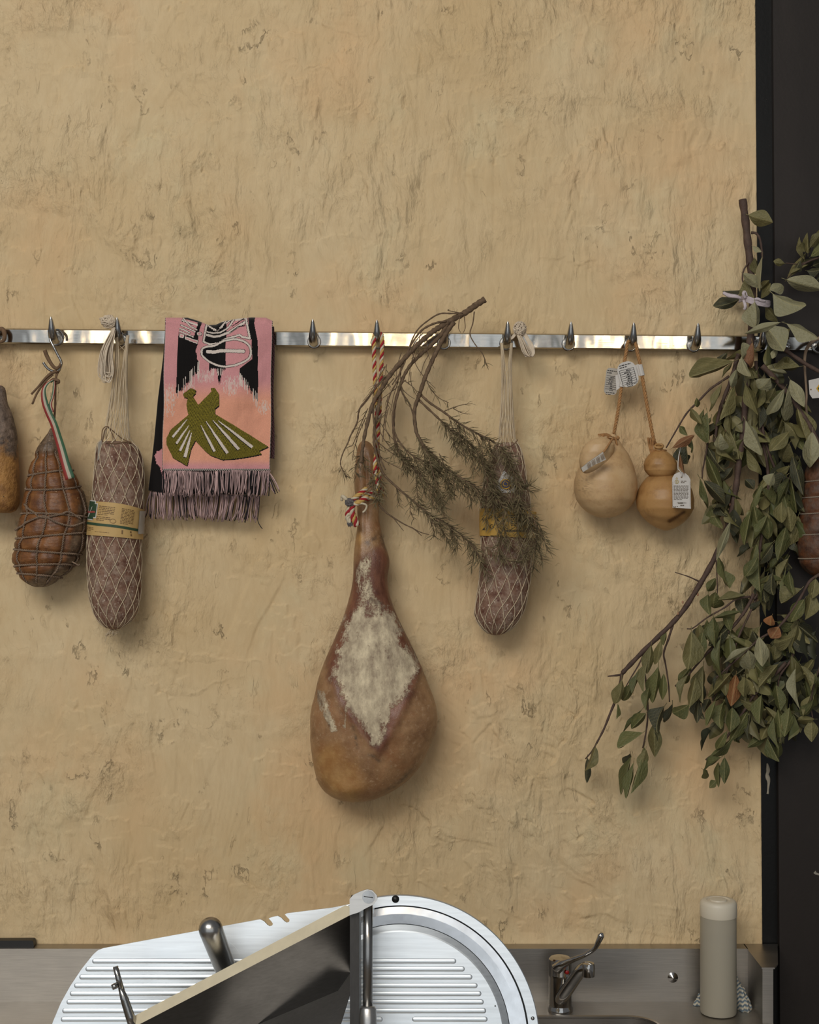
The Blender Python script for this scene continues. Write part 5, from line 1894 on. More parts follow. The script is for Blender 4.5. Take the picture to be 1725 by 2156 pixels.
b7 = [(850, 793), (838, 830), (828, 870), (829, 900), (838, 925), (858, 950), (880, 965), (905, 975), (930, 985)]
q7 = stem(W(b7, .10, .12), .0026, .0010)
clothe(q7, .5, .013, .022, .6, 1)
b8 = [(826, 784), (800, 806), (775, 838), (757, 862), (752, 890), (738, 918), (733, 932), (722, 955), (717, 975), (722, 990), (731, 1005)]
q8 = stem(W(b8, .10, .115), .0022, .0009)
clothe(q8, .75, .012, .022, .84, 1, .2, .6)
b9 = [(975, 660), (950, 660), (925, 661), (900, 676), (880, 694), (866, 720), (857, 750), (845, 780), (826, 810)]
stem(W(b9, .095, .105), .0017, .0012)
b10 = [(940, 676), (915, 681), (890, 694), (872, 716), (858, 742), (846, 770), (838, 800), (822, 830), (812, 870), (808, 905), (806, 930)]
q10 = stem(W(b10, .095, .11), .0024, .0010)
b11 = [(999, 656), (996, 680), (990, 703), (1000, 724), (1014, 741), (1021, 756), (1024, 768)]
q11 = stem(W(b11, .092, .10), .0013, .0009)
clothe(q11, .5, .013, .022, .8, 1, .1, .9)
b12 = [(797, 1062), (812, 1078), (832, 1092), (852, 1104), (872, 1114), (888, 1128)]
stem(W(b12, .108, .112), .0020, .0008)
stem(W([(866, 1110), (884, 1120), (904, 1126)], .11, .11), .0012, .0007)
stem(W([(828, 1090), (840, 1105), (850, 1118)], .11, .11), .0009, .0006)
b13 = [(842, 808), (848, 828), (862, 850), (872, 880), (874, 905)]
stem(W(b13, .10, .112), .0020, .0012)
b14 = [(812, 800), (797, 830), (786, 856), (790, 905), (800, 960), (812, 990)]
stem(W(b14, .108, .118), .0030, .0012)
# loose wispy twigs
for (pts, dn) in (([(805, 870), (800, 900), (806, 920), (825, 945), (842, 960)], .12), ([(818, 860), (812, 890), (815, 910), (828, 925)], .1),
                  ([(795, 930), (820, 950), (840, 962), (862, 968)], .25), ([(785, 930), (805, 965), (830, 980), (850, 990)], .2),
                  ([(850, 800), (870, 815), (880, 830)], .1), ([(898, 800), (908, 820), (925, 838), (945, 848)], .35), ([(935, 866), (955, 858), (975, 852), (995, 850)], .15), ([(955, 860), (970, 868), (985, 872)], .25),
                  ([(770, 880), (755, 915), (745, 950), (742, 970)], .12), ([(775, 860), (757, 900), (744, 935), (735, 940)], .08),
                  ([(765, 950), (752, 975), (748, 990), (755, 1005)], .75), ([(762, 955), (770, 985), (790, 1000), (800, 1005)], .75), ([(795, 1000), (785, 1020), (787, 1040), (797, 1055)], 1.1), ([(798, 1005), (806, 1025), (802, 1045), (790, 1058)], 1.1), ([(780, 1005), (795, 1025), (800, 1050)], .9),
                  ([(835, 1025), (838, 1050), (842, 1066)], .55), ([(866, 1052), (864, 1075), (872, 1095)], .3),
                  ([(975, 660), (945, 654), (946, 651)], 0), ([(968, 668), (966, 690), (970, 700)], 0), ([(978, 665), (980, 690), (976, 700)], 0)):
    q = stem(W(pts, .105, .118), .0011, .0006, 5, 'twig', False)
    if dn > 0:
        clothe(q, dn, .012, .022)
for _k in range(26):
    bx_ = random.uniform(790, 905); by_ = 1530 - bx_ * .92 + random.uniform(-20, 60)
    L_ = random.uniform(30, 80)
    sl_ = random.gauss(-.15, .35)
    q = stem(W([(bx_, by_), (bx_ + sl_ * L_ * .4 - 3, by_ + L_ * .4), (bx_ + sl_ * L_ * .9, by_ + L_ * .75), (bx_ + sl_ * L_ * 1.4 + 4, by_ + L_)], .098, .112), .0010, .0005, 5, 'twig', False)
    if _k % 3 == 0:
        clothe(q, .12, .010, .018)
# side sprays that fill the drooping foliage
def sprays(path, n, s0, s1, L0, L1, dens, lean):
    m_ = len(path)
    for i in range(n):
        k = int((s0 + (s1 - s0) * (i + random.random()) / n) * (m_ - 1))
        b = Vector(path[k])
        tdir = Vector(path[min(m_ - 1, k + 1)] - path[max(0, k - 1)]).normalized()
        L = random.uniform(L0, L1)
        dv = (tdir * random.uniform(.5, 1.0) + Vector((random.gauss(lean, .35), random.uniform(-.5, .25), -random.uniform(.2, .9)))).normalized()
        p1 = b + dv * L * .4
        p2 = p1 + (dv + Vector((0, 0, -.35))).normalized() * L * .35
        p3 = p2 + (dv + Vector((random.gauss(0, .2), 0, -.7))).normalized() * L * .3
        q = stem([b, p1, p2, p3], .0010, .0005, 5, 'twig', False)
        clothe(q, dens, .013, .024, .1, 1)


sprays(q2, 12, .6, .95, .035, .075, .75, .1)
sprays(q3, 30, .38, .96, .035, .075, .8, .0)
sprays(q4, 18, .25, .95, .03, .07, .8, -.1)
sprays(q5, 16, .2, .95, .03, .075, .8, -.1)
sprays(q6, 14, .58, .97, .03, .065, .75, .1)
sprays(q7, 8, .5, .95, .03, .07, .7, .1)
for (pts) in ([(925, 955), (938, 985), (945, 1020), (948, 1050)], [(905, 970), (915, 1005), (925, 1035), (935, 1065)], [(945, 985), (955, 1010), (958, 1035)], [(1075, 1050), (1060, 1085), (1062, 1110), (1075, 1150)], [(1100, 1060), (1090, 1100), (1095, 1140), (1105, 1180)], [(1045, 1045), (1040, 1075), (1048, 1110), (1060, 1140)], [(1120, 1085), (1112, 1120), (1112, 1160), (1100, 1185)], [(1060, 1130), (1050, 1155), (1060, 1175), (1085, 1185)], [(1020, 1150), (1040, 1165), (1060, 1178)], [(1095, 1030), (1110, 1030), (1125, 1038)], [(1080, 1010), (1100, 1025), (1118, 1020)]):
    q = stem(W(pts, .142, .15), .0012, .0006, 5, 'twig', False)
    clothe(q, 1.0, .014, .026, 0, 1)
o = mk('needles', NEED, M_RNEED, ros, smooth=False)
o['kind'] = 'stuff'

# ====================================================================== bay branches
random.seed(5)
def leaf_mesh(curl, fold, wave, twist, torn=False):
    """unit leaf: base at origin, tip at (0,0,1)... grows along +Z, lies in XZ, faces -Y"""
    nl, nw = 19, 4
    v, f = [], []
    for i in range(nl):
        t = i / (nl - 1)
        w_ = math.sin(math.pi * min(1, t * 0.96 + 0.02)) ** 0.86 * (1 - 0.10 * math.cos(2 * math.pi * t)) * (0.92 + 0.16 * (1 - t))
        if i == 0: w_ = 0.05
        if i == nl - 1: w_ = 0.015
        th = curl * t * t
        # bend in the YZ plane
        z = (math.sin(curl * t) / curl) if abs(curl) > 1e-3 else t
        y = ((1 - math.cos(curl * t)) / curl) if abs(curl) > 1e-3 else 0
        for k in range(-nw, nw + 1):
            s = k / nw
            x = 0.5 * w_ * s
            yy = y + fold * 0.5 * w_ * abs(s) + wave * math.sin(t * 8.5 + (1.9 if s > 0 else 0) + wave * 40) * abs(s) ** 2 * w_
            a = twist * t
            v.append((x * math.cos(a) - yy * 0, yy + x * math.sin(a), z))
    c = 2 * nw + 1
    for i in range(nl - 1):
        for k in range(c - 1):
            f.append((i * c + k, i * c + k + 1, (i + 1) * c + k + 1, (i + 1) * c + k))
    # petiole
    b = len(v)
    v += [(-.018, 0, -.13), (.018, 0, -.13), (.014, 0, .03), (-.014, 0, .03), (0, .03, -.13), (0, .03, .03)]
    f += [(b, b + 1, b + 2, b + 3), (b + 1, b + 4, b + 5, b + 2), (b + 4, b, b + 3, b + 5)]
    return v, f


def leaf_mat(name, c0, c1, c2, tr=0.12):
    m = NT(name)
    oi = m.n('ShaderNodeObjectInfo')
    c = m.mix(oi.outputs['Random'], c0, c1)
    c = m.mix(m.math('MULTIPLY', m.ramp(m.noise(3.0, 4, .65), .42, .72), .7), c, c2)
    # pale midrib and margin
    tc = m.n('ShaderNodeTexCoord'); sp = m.n('ShaderNodeSeparateXYZ'); m.ln(tc.outputs['Object'], sp.inputs[0])
    ax = m.math('ABSOLUTE', sp.outputs[0])
    c = m.mix(m.math('MULTIPLY', m.math('LESS_THAN', ax, 0.026), .34), c, A(150, 138, 92))
    vein = m.math('FRACT', m.math('ADD', m.math('MULTIPLY', sp.outputs[2], 9.0), m.math('MULTIPLY', ax, -7.0)))
    c = m.mix(m.math('MULTIPLY', m.math('LESS_THAN', vein, 0.10), .22), c, A(150, 138, 96))
    m.set('Base Color', c)
    m.set('Roughness', .52)
    m.set('Specular IOR Level', .35)
    m.bump(m.math('ADD', m.noise(9, 4, .6), m.math('MULTIPLY', vein, .3)), .35, .02)
    return m.mat


LM = [leaf_mat('bay_leaf_olive', A(86, 81, 48), A(106, 99, 62), A(122, 113, 74)),
      leaf_mat('bay_leaf_green', A(70, 73, 40), A(90, 91, 52), A(104, 98, 58)),
      leaf_mat('bay_leaf_pale', A(128, 124, 96), A(142, 136, 106), A(118, 112, 78)),
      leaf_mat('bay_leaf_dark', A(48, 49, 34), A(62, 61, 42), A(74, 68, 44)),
      leaf_mat('bay_leaf_brown', A(140, 92, 54), A(118, 80, 54), A(98, 64, 42))]
SHAPES = [(0.4, .35, .05, .3), (-0.6, .45, .06, -.5), (1.1, .30, .07, .7), (-0.2, .6, .06, .2), (1.3, .6, .08, -.8), (-1.1, .4, .07, .8), (0.15, .2, .04, -.25), (0.7, .9, .08, .5)]
LEAVES = {}
for si, shp in enumerate(SHAPES):
    v, f = leaf_mesh(*shp)
    for mi in range(5):
        me = bpy.data.meshes.new('leaf')
        me.from_pydata(v, [], f)
        me.polygons.foreach_set('use_smooth', np.ones(len(f), bool))
        me.materials.append(LM[mi])
        LEAVES[(si, mi)] = me
KEYS = {'o': 0, 'g': 1, 'p': 2, 'd': 3, 'b': 4}


def put_leaf(parent, x0, y0, x1, y1, wpx, kind, d0=None, roll=None, shape=None, name='leaf', mass=None):
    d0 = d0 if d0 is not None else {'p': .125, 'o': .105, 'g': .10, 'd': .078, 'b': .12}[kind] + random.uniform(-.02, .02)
    a = P(x0, y0, d0)
    dt = max(.045, d0 + random.uniform(-.018, .018))
    b = P(x1, y1, dt)
    dv = b - a
    L = dv.length
    zax = dv.normalized()
    roll = random.uniform(-.8, .8) if roll is None else roll
    face = Vector((0, 1, 0))                     # leaf back (+Y local) points to the wall
    yax = (face - zax * face.dot(zax)).normalized()
    xax = yax.cross(zax).normalized()
    R = Matrix.Rotation(roll, 3, zax)
    xax, yax = R @ xax, R @ yax
    si = random.randrange(len(SHAPES)) if shape is None else shape
    wid = wpx * .001 * 1.0 / max(.76, math.cos(roll))
    M_ = Matrix((xax, yax, zax)).transposed().to_4x4()
    sc = Matrix.Diagonal((wid, L * .8, L * 1.14, 1))
    mw = Matrix.Translation(a - parent_origin(parent)) @ M_ @ sc
    if mass is not None:
        me = LEAVES[(si, KEYS[kind])]
        b_ = len(mass.v)
        mass.v.extend([tuple(Matrix.Translation(parent_origin(parent)) @ mw @ v.co) for v in me.vertices])
        mass.f.extend([tuple(b_ + i for i in p.vertices) for p in me.polygons])
        mass.m.extend([KEYS[kind]] * len(me.polygons))
        return None
    o = bpy.data.objects.new(name, LEAVES[(si, KEYS[kind])])
    COL.objects.link(o)
    o.parent = parent
    o.matrix_basis = mw
    return o


bay = thing('bay_bunch', 'large hanging bunch of dried bay branches tied with white ribbon', 'dried herb', P(1590, 700, 0.07))
M_BAYST = plain('bay_bark', A(74, 56, 46), .75, var=.3, vscale=60, bump=.5, bscale=300)
M_BAYCUT = plain('bay_cut_wood', A(150, 110, 84), .8, var=.2)


def bstem(pts, d0, d1, r0, r1, name='stem', n=8):
    mb = MB()
    q = catmull(W(pts, d0, d1), 6)
    rad = np.linspace(r0, r1, len(q)) * (1 + .10 * np.sin(np.arange(len(q)) * 1.3))
    mb.tube(q, list(rad), n)
    mk(name, mb, M_BAYST, bay)
    return q


bstem([(1564, 420), (1570, 465), (1576, 520), (1582, 575), (1585, 640), (1580, 720), (1574, 770)], .075, .078, .0082, .0075, 'trunk', 10)
bstem([(1582, 490), (1592, 491), (1600, 502), (1604, 522), (1606, 545)], .078, .082, .0028, .0022)
bstem([(1577, 552), (1566, 570), (1564, 590), (1572, 610), (1580, 625)], .085, .09, .0018, .0014)
s1 = bstem([(1574, 760), (1573, 800), (1569, 860), (1564, 920), (1556, 975), (1551, 1020), (1543, 1065), (1532, 1110), (1516, 1152), (1494, 1196), (1468, 1240), (1437, 1288), (1400, 1328), (1360, 1366), (1325, 1402), (1310, 1418)], .085, .062, .0072, .0046, 'long_stem')
bstem([(1310, 1418), (1306, 1440), (1298, 1470), (1286, 1500), (1272, 1535), (1258, 1562), (1248, 1580), (1233, 1598)], .062, .055, .0034, .0014)
bstem([(1312, 1420), (1298, 1422), (1280, 1424)], .062, .062, .0030, .0012)
bstem([(1472, 1224), (1450, 1214), (1422, 1205)], .066, .07, .0017, .0008)
bstem([(1471, 1240), (1468, 1250), (1469, 1254)], .066, .07, .0020, .0007)
bstem([(1556, 745), (1551, 760), (1539, 802), (1524, 840), (1513, 876), (1507, 917), (1504, 930)], .09, .08, .0048, .0028)
bstem([(1536, 792), (1515, 806), (1495, 820), (1470, 846), (1448, 868), (1432, 893), (1418, 917), (1403, 943)], .085, .07, .0026, .0014)
bstem([(1491, 930), (1486, 960), (1480, 990), (1479, 1008)], .08, .07, .0022, .0012)
bstem([(1605, 770), (1625, 790), (1648, 814), (1672, 845), (1690, 872), (1708, 900), (1726, 938)], .088, .10, .0058, .0045)
bstem([(1630, 720), (1655, 738), (1690, 762), (1728, 784)], .09, .10, .0048, .0042)
bstem([(1592, 760), (1600, 850), (1612, 930), (1640, 1000), (1665, 1010), (1668, 1050)], .075, .085, .0036, .002)
bstem([(1580, 800), (1600, 900), (1618, 1000), (1612, 1080), (1600, 1160), (1598, 1240), (1588, 1262)], .07, .085, .0036, .003)
bstem([(1588, 1250), (1570, 1285), (1545, 1318), (1510, 1355), (1480, 1385), (1450, 1420), (1422, 1445)], .085, .085, .0038, .0018)
bstem([(1594, 1258), (1575, 1300), (1556, 1340), (1540, 1390), (1520, 1440), (1500, 1475)], .08, .08, .0026, .0014)
bstem([(1580, 1256), (1550, 1262), (1525, 1280), (1490, 1300), (1460, 1322), (1447, 1324)], .09, .095, .0022, .0012)
bstem([(1655, 1395), (1620, 1435), (1590, 1462), (1565, 1500), (1538, 1542), (1518, 1568), (1505, 1585), (1486, 1600)], .085, .08, .0036, .0018)
bstem([(1728, 1208), (1705, 1225), (1680, 1268), (1640, 1320), (1600, 1345), (1570, 1372), (1530, 1408), (1508, 1428)], .10, .10, .0034, .0016)
bstem([(1417, 1316), (1408, 1345), (1398, 1375), (1402, 1400), (1408, 1440), (1410, 1478)], .066, .066, .0026, .0012)
bstem([(1358, 1372), (1345, 1400), (1330, 1425), (1318, 1446)], .064, .064, .0018, .0010)
bstem([(1352, 1386), (1358, 1420), (1363, 1460), (1364, 1510), (1360, 1545), (1354, 1575)], .064, .066, .0024, .0016)
bstem([(1508, 1172), (1510, 1210), (1511, 1245), (1508, 1260)], .075, .075, .0014, .0008)
bstem([(1680, 1300), (1670, 1380), (1640, 1430), (1640, 1500), (1625, 1550)], .08, .085, .0030, .0015)
bstem([(1728, 1400), (1715, 1440), (1708, 1480), (1712, 1515)], .085, .09, .002, .001)
for (x, y) in ((1537, 1062), (1428, 1292), (1470, 1252), (1438, 1268), (1522, 1142)):
    mb = MB(); c = P(x, y, .078); mb.ball(c, .0028, 8, sc=(.7, .7, 1.2)); mk('cut_knot', mb, M_BAYCUT, bay)
# ribbon
mb = MB()
M_RIB = plain('white_ribbon', A(176, 164, 166), .8, var=.15, vscale=80, bump=.4, bscale=400)
for j in range(6):
    yo = (j - 2.5) * 2.2
    mb.tube(catmull([P(1556, 634 + yo * .5, .085), P(1566, 628 + yo, .11), P(1585, 634 + yo, .125), P(1605, 638 + yo * 1.1, .122), P(1620, 640 + yo, .105), P(1622, 636, .085)], 5), .0017, 5, flat=.6)
mb.tube(catmull([P(1562, 628, .115), P(1550, 624, .118), P(1535, 622, .115), P(1523, 616, .11)], 5), [.003, .004, .0045, .003], 6, flat=.35)
mb.tube(catmull([P(1566, 632, .12), P(1570, 644, .122), P(1568, 652, .12)], 5), [.003, .0036, .003], 6, flat=.35)
mb.tube(catmull([P(1570, 628, .12), P(1566, 618, .124), P(1570, 614, .12), P(1574, 624, .12)], 5), [.003, .0036, .003], 6, flat=.5)
mb.tube(catmull([P(1585, 632, .125), P(1595, 629, .128), P(1604, 633, .125), P(1612, 634, .12)], 5), [.002, .0032, .002], 6, flat=.5)
mk('ribbon', mb, M_RIB, bay)
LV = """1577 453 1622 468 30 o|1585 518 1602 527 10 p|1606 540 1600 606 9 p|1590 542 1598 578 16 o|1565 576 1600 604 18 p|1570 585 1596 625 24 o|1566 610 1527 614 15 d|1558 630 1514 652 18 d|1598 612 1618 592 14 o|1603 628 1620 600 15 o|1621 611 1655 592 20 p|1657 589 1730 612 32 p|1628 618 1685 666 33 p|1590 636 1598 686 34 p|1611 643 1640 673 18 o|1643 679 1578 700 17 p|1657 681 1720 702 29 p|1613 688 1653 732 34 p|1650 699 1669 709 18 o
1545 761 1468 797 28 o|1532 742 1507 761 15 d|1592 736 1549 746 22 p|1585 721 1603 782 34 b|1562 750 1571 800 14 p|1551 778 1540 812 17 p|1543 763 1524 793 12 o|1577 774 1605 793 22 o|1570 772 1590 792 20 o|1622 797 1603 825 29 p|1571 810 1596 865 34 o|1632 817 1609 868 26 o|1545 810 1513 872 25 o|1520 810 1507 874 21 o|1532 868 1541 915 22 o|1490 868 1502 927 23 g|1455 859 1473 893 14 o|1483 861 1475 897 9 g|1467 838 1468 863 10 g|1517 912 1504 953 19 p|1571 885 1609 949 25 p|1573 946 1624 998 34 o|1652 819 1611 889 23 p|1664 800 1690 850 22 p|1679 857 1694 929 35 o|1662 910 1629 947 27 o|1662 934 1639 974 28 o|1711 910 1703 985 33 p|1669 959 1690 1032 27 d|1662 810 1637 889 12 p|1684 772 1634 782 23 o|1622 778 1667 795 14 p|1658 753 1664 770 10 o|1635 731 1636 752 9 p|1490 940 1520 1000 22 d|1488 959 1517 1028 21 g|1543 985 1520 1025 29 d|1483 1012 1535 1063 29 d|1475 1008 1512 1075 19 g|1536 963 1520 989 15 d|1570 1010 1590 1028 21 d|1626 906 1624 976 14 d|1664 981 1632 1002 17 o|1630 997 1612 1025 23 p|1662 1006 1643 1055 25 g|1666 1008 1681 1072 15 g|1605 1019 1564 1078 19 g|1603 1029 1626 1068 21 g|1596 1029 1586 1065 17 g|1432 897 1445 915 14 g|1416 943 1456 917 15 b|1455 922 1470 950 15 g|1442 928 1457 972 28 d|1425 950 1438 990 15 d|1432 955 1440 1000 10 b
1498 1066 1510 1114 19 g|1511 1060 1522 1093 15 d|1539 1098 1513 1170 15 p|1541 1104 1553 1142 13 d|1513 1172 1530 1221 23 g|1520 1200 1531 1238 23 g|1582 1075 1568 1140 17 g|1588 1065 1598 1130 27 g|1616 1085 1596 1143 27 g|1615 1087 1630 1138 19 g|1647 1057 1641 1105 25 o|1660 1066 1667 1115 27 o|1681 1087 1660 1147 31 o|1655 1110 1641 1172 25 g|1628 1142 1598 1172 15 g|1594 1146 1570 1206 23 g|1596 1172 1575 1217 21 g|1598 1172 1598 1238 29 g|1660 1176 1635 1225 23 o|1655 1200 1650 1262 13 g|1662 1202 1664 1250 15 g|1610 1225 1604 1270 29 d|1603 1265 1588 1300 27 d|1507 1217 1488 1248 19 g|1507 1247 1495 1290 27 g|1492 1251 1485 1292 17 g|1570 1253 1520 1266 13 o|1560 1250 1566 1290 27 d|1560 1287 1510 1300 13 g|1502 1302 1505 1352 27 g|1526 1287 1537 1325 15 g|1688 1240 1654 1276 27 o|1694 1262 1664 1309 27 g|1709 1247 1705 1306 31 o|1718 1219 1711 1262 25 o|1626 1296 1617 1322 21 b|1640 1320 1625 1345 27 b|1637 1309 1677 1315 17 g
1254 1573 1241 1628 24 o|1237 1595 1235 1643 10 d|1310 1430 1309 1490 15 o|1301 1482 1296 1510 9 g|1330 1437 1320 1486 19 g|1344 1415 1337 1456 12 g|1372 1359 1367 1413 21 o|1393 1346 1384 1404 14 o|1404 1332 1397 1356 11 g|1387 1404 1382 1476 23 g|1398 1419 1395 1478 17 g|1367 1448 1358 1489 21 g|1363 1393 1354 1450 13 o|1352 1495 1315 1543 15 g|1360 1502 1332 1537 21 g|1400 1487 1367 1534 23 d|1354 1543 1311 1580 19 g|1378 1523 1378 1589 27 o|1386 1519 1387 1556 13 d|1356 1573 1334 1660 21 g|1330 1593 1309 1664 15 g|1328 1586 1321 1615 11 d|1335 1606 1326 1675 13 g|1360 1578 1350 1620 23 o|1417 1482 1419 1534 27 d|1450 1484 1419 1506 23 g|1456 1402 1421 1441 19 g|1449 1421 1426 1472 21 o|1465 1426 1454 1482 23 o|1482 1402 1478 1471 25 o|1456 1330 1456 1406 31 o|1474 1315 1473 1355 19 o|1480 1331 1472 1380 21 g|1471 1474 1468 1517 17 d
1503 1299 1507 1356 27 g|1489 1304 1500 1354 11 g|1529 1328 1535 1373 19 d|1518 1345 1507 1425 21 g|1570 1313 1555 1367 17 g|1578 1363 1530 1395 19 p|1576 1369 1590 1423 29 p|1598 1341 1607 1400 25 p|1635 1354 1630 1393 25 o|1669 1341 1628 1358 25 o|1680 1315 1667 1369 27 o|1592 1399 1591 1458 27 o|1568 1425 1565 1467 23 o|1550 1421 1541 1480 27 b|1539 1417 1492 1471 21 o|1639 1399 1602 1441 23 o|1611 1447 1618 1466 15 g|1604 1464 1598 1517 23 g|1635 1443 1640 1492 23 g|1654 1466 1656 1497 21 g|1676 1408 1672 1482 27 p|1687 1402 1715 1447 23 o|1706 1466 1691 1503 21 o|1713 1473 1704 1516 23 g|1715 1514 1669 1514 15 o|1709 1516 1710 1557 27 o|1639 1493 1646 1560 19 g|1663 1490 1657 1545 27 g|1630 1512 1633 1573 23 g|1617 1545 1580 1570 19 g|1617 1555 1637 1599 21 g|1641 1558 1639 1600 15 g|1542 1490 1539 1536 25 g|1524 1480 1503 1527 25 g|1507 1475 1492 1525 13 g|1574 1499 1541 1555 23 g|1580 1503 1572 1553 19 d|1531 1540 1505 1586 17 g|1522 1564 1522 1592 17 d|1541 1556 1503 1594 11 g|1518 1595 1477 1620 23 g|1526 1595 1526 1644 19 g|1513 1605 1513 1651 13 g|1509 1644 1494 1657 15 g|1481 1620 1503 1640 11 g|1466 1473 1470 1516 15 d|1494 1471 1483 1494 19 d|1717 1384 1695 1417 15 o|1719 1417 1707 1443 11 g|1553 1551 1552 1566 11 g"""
nlv = 0
for part in LV.replace('\n', '|').split('|'):
    x0, y0, x1, y1, w_, k = part.split()
    put_leaf(bay, float(x0), float(y0), float(x1), float(y1), float(w_), k); nlv += 1
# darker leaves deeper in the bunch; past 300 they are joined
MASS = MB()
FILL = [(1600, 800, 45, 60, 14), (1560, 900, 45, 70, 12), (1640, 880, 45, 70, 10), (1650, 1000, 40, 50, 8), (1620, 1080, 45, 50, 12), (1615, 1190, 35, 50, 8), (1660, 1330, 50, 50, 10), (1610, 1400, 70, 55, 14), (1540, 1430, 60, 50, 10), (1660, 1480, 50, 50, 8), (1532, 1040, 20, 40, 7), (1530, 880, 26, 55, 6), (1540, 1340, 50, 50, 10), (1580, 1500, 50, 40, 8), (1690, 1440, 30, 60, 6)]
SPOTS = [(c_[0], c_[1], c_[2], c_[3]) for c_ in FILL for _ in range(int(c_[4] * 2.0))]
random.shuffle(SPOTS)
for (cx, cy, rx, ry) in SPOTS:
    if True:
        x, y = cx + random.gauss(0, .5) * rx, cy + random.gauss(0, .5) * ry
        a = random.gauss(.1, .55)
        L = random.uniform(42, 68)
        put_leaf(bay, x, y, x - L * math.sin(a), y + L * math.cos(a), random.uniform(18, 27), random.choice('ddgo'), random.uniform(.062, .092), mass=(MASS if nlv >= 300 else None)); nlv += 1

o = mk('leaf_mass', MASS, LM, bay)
o['kind'] = 'stuff'
sprig = thing('bay_sprig', 'small dark bay sprig jutting in at the right edge above the rail', 'dried herb', P(1735, 545, 0.07))
for part in "1702 533 1703 485 15 o|1706 521 1728 494 15 o|1694 545 1684 505 12 o|1658 586 1693 536 11 o|1665 576 1702 560 9 o|1653 555 1631 556 9 o|1708 540 1735 520 13 g|1690 560 1715 545 12 d|1712 560 1740 545 14 d|1700 570 1728 575 13 d|1715 530 1738 505 16 g|1686 548 1672 570 9 d|1720 590 1745 575 15 d|1695 530 1686 512 14 o|1718 510 1732 480 13 o".split('|'):
    x0, y0, x1, y1, w_, k = part.split()
    put_leaf(sprig, float(x0), float(y0), float(x1), float(y1), float(w_) * 1.2, k, .075 + random.uniform(-.015, .015))
mb = MB()
mb.tube(catmull(W([(1760, 528), (1730, 540), (1700, 552), (1675, 568), (1658, 587)], .07, .08), 6), [.003, .0026, .002, .0014, .001], 6)
mb.tube(catmull(W([(1745, 575), (1715, 582), (1680, 586), (1658, 590)], .07, .08), 6), [.002, .0016, .0012, .001], 6)
mb.tube(catmull(W([(1700, 552), (1680, 556), (1655, 554)], .075, .08), 6), .0012, 6)
mk('stem', mb, M_BAYST, sprig)
# ====================================================================== things on the sink counter
# ---- mixer tap
fb = P(1179.5, 2127, 0.085)
fc = Vector((fb.x, -0.085, ZC))
tap = thing('mixer_tap', 'chrome mixer tap with raised lever on the sink counter', 'tap', fc)
mb = MB()
mb.lathe([(0.0262, 0), (0.0262, .006), (.0240, .010), (.0235, .014), (.0235, .070), (.0240, .072), (.0240, .076), (.0236, .078), (.0238, .098), (.0230, .106), (.0200, .109), (.008, .110)], fc, 32)
mk('tap_body', mb, M_CHROME, tap, sharp=35)
mb = MB()
sp_ = [P(1178, 2108, .098), P(1186, 2096, .108), P(1204, 2070, .126), P(1222, 2045, .146), P(1232, 2037, .152), P(1241, 2036, .154)]
mb.tube(catmull(sp_, 6), [.0120, .0135, .0130, .0120, .0112, .0095], 16, flat=.85)
mk('spout', mb, M_CHROME, tap, sharp=50)
mb = MB(); oc = P(1239, 2042, .155); mb.lathe([(.0105, -.0135), (.0125, -.0125), (.0130, -.006), (.0130, .009), (.0118, .0135), (.006, .0150)], oc, 22)
mk('aerator', mb, M_CHROME, tap, sharp=40)
mb = MB()
lv = [P(1172, 2040, .104), P(1182, 2032, .114), P(1204, 2022, .122), P(1232, 2011, .132), P(1252, 1997, .138), P(1261, 1981, .141), P(1266, 1970, .142), P(1268, 1964, .142)]
mb.tube(catmull(lv, 6), [.0125, .0100, .0060, .0046, .0048, .0060, .0068, .0030], 12, flat=.7)
mk('lever', mb, M_CHROME, tap)
mb = MB(); c = fc + Vector((.012, -.0245, .086)); mb.lathe([(.0042, 0), (.0042, .001), (.002, .0016)], (c.x, c.y, c.z), 12, axis='Y')
mk('temperature_dot', mb, plain('red_dot', srgb(150, 24, 22), .4), tap)

# ---- translucent bottle
bc = Vector((P(1513, 2100, .100).x, -0.100, ZC))
bot = thing('plastic_bottle', 'translucent white plastic bottle with white cap on the counter', 'bottle', bc)
m = NT('milky_plastic')
m.set('Base Color', A(176, 168, 150)); m.set('Roughness', .35); m.set('Transmission Weight', .35); m.set('IOR', 1.25); m.set('Subsurface Weight', .0)
M_MILK = m.mat
R_ = 0.0365
mb = MB()
mb.lathe([(.030, 0), (R_ - .001, .002), (R_, .006), (R_, .195), (R_ - .0006, .199)], bc, 40)
mk('bottle_wall', mb, M_MILK, bot, sharp=50)
mb = MB(); mb.lathe([(.030, .0015), (R_ - .002, .004), (R_ - .0018, .157)], bc, 36)
mk('liquid', mb, plain('cloudy_liquid', A(150, 142, 124), .5), bot, sharp=50)
mb = MB()
mb.lathe([(R_ + .0002, .1985), (R_ + .0008, .200), (R_ + .0008, .222), (R_ - .001, .228), (R_ - .005, .231), (.024, .2315), (.0225, .2295), (.018, .2295), (.0165, .2325), (.006, .2335)], bc, 40)
mk('cap', mb, plain('white_cap', A(196, 186, 166), .45), bot, sharp=40)

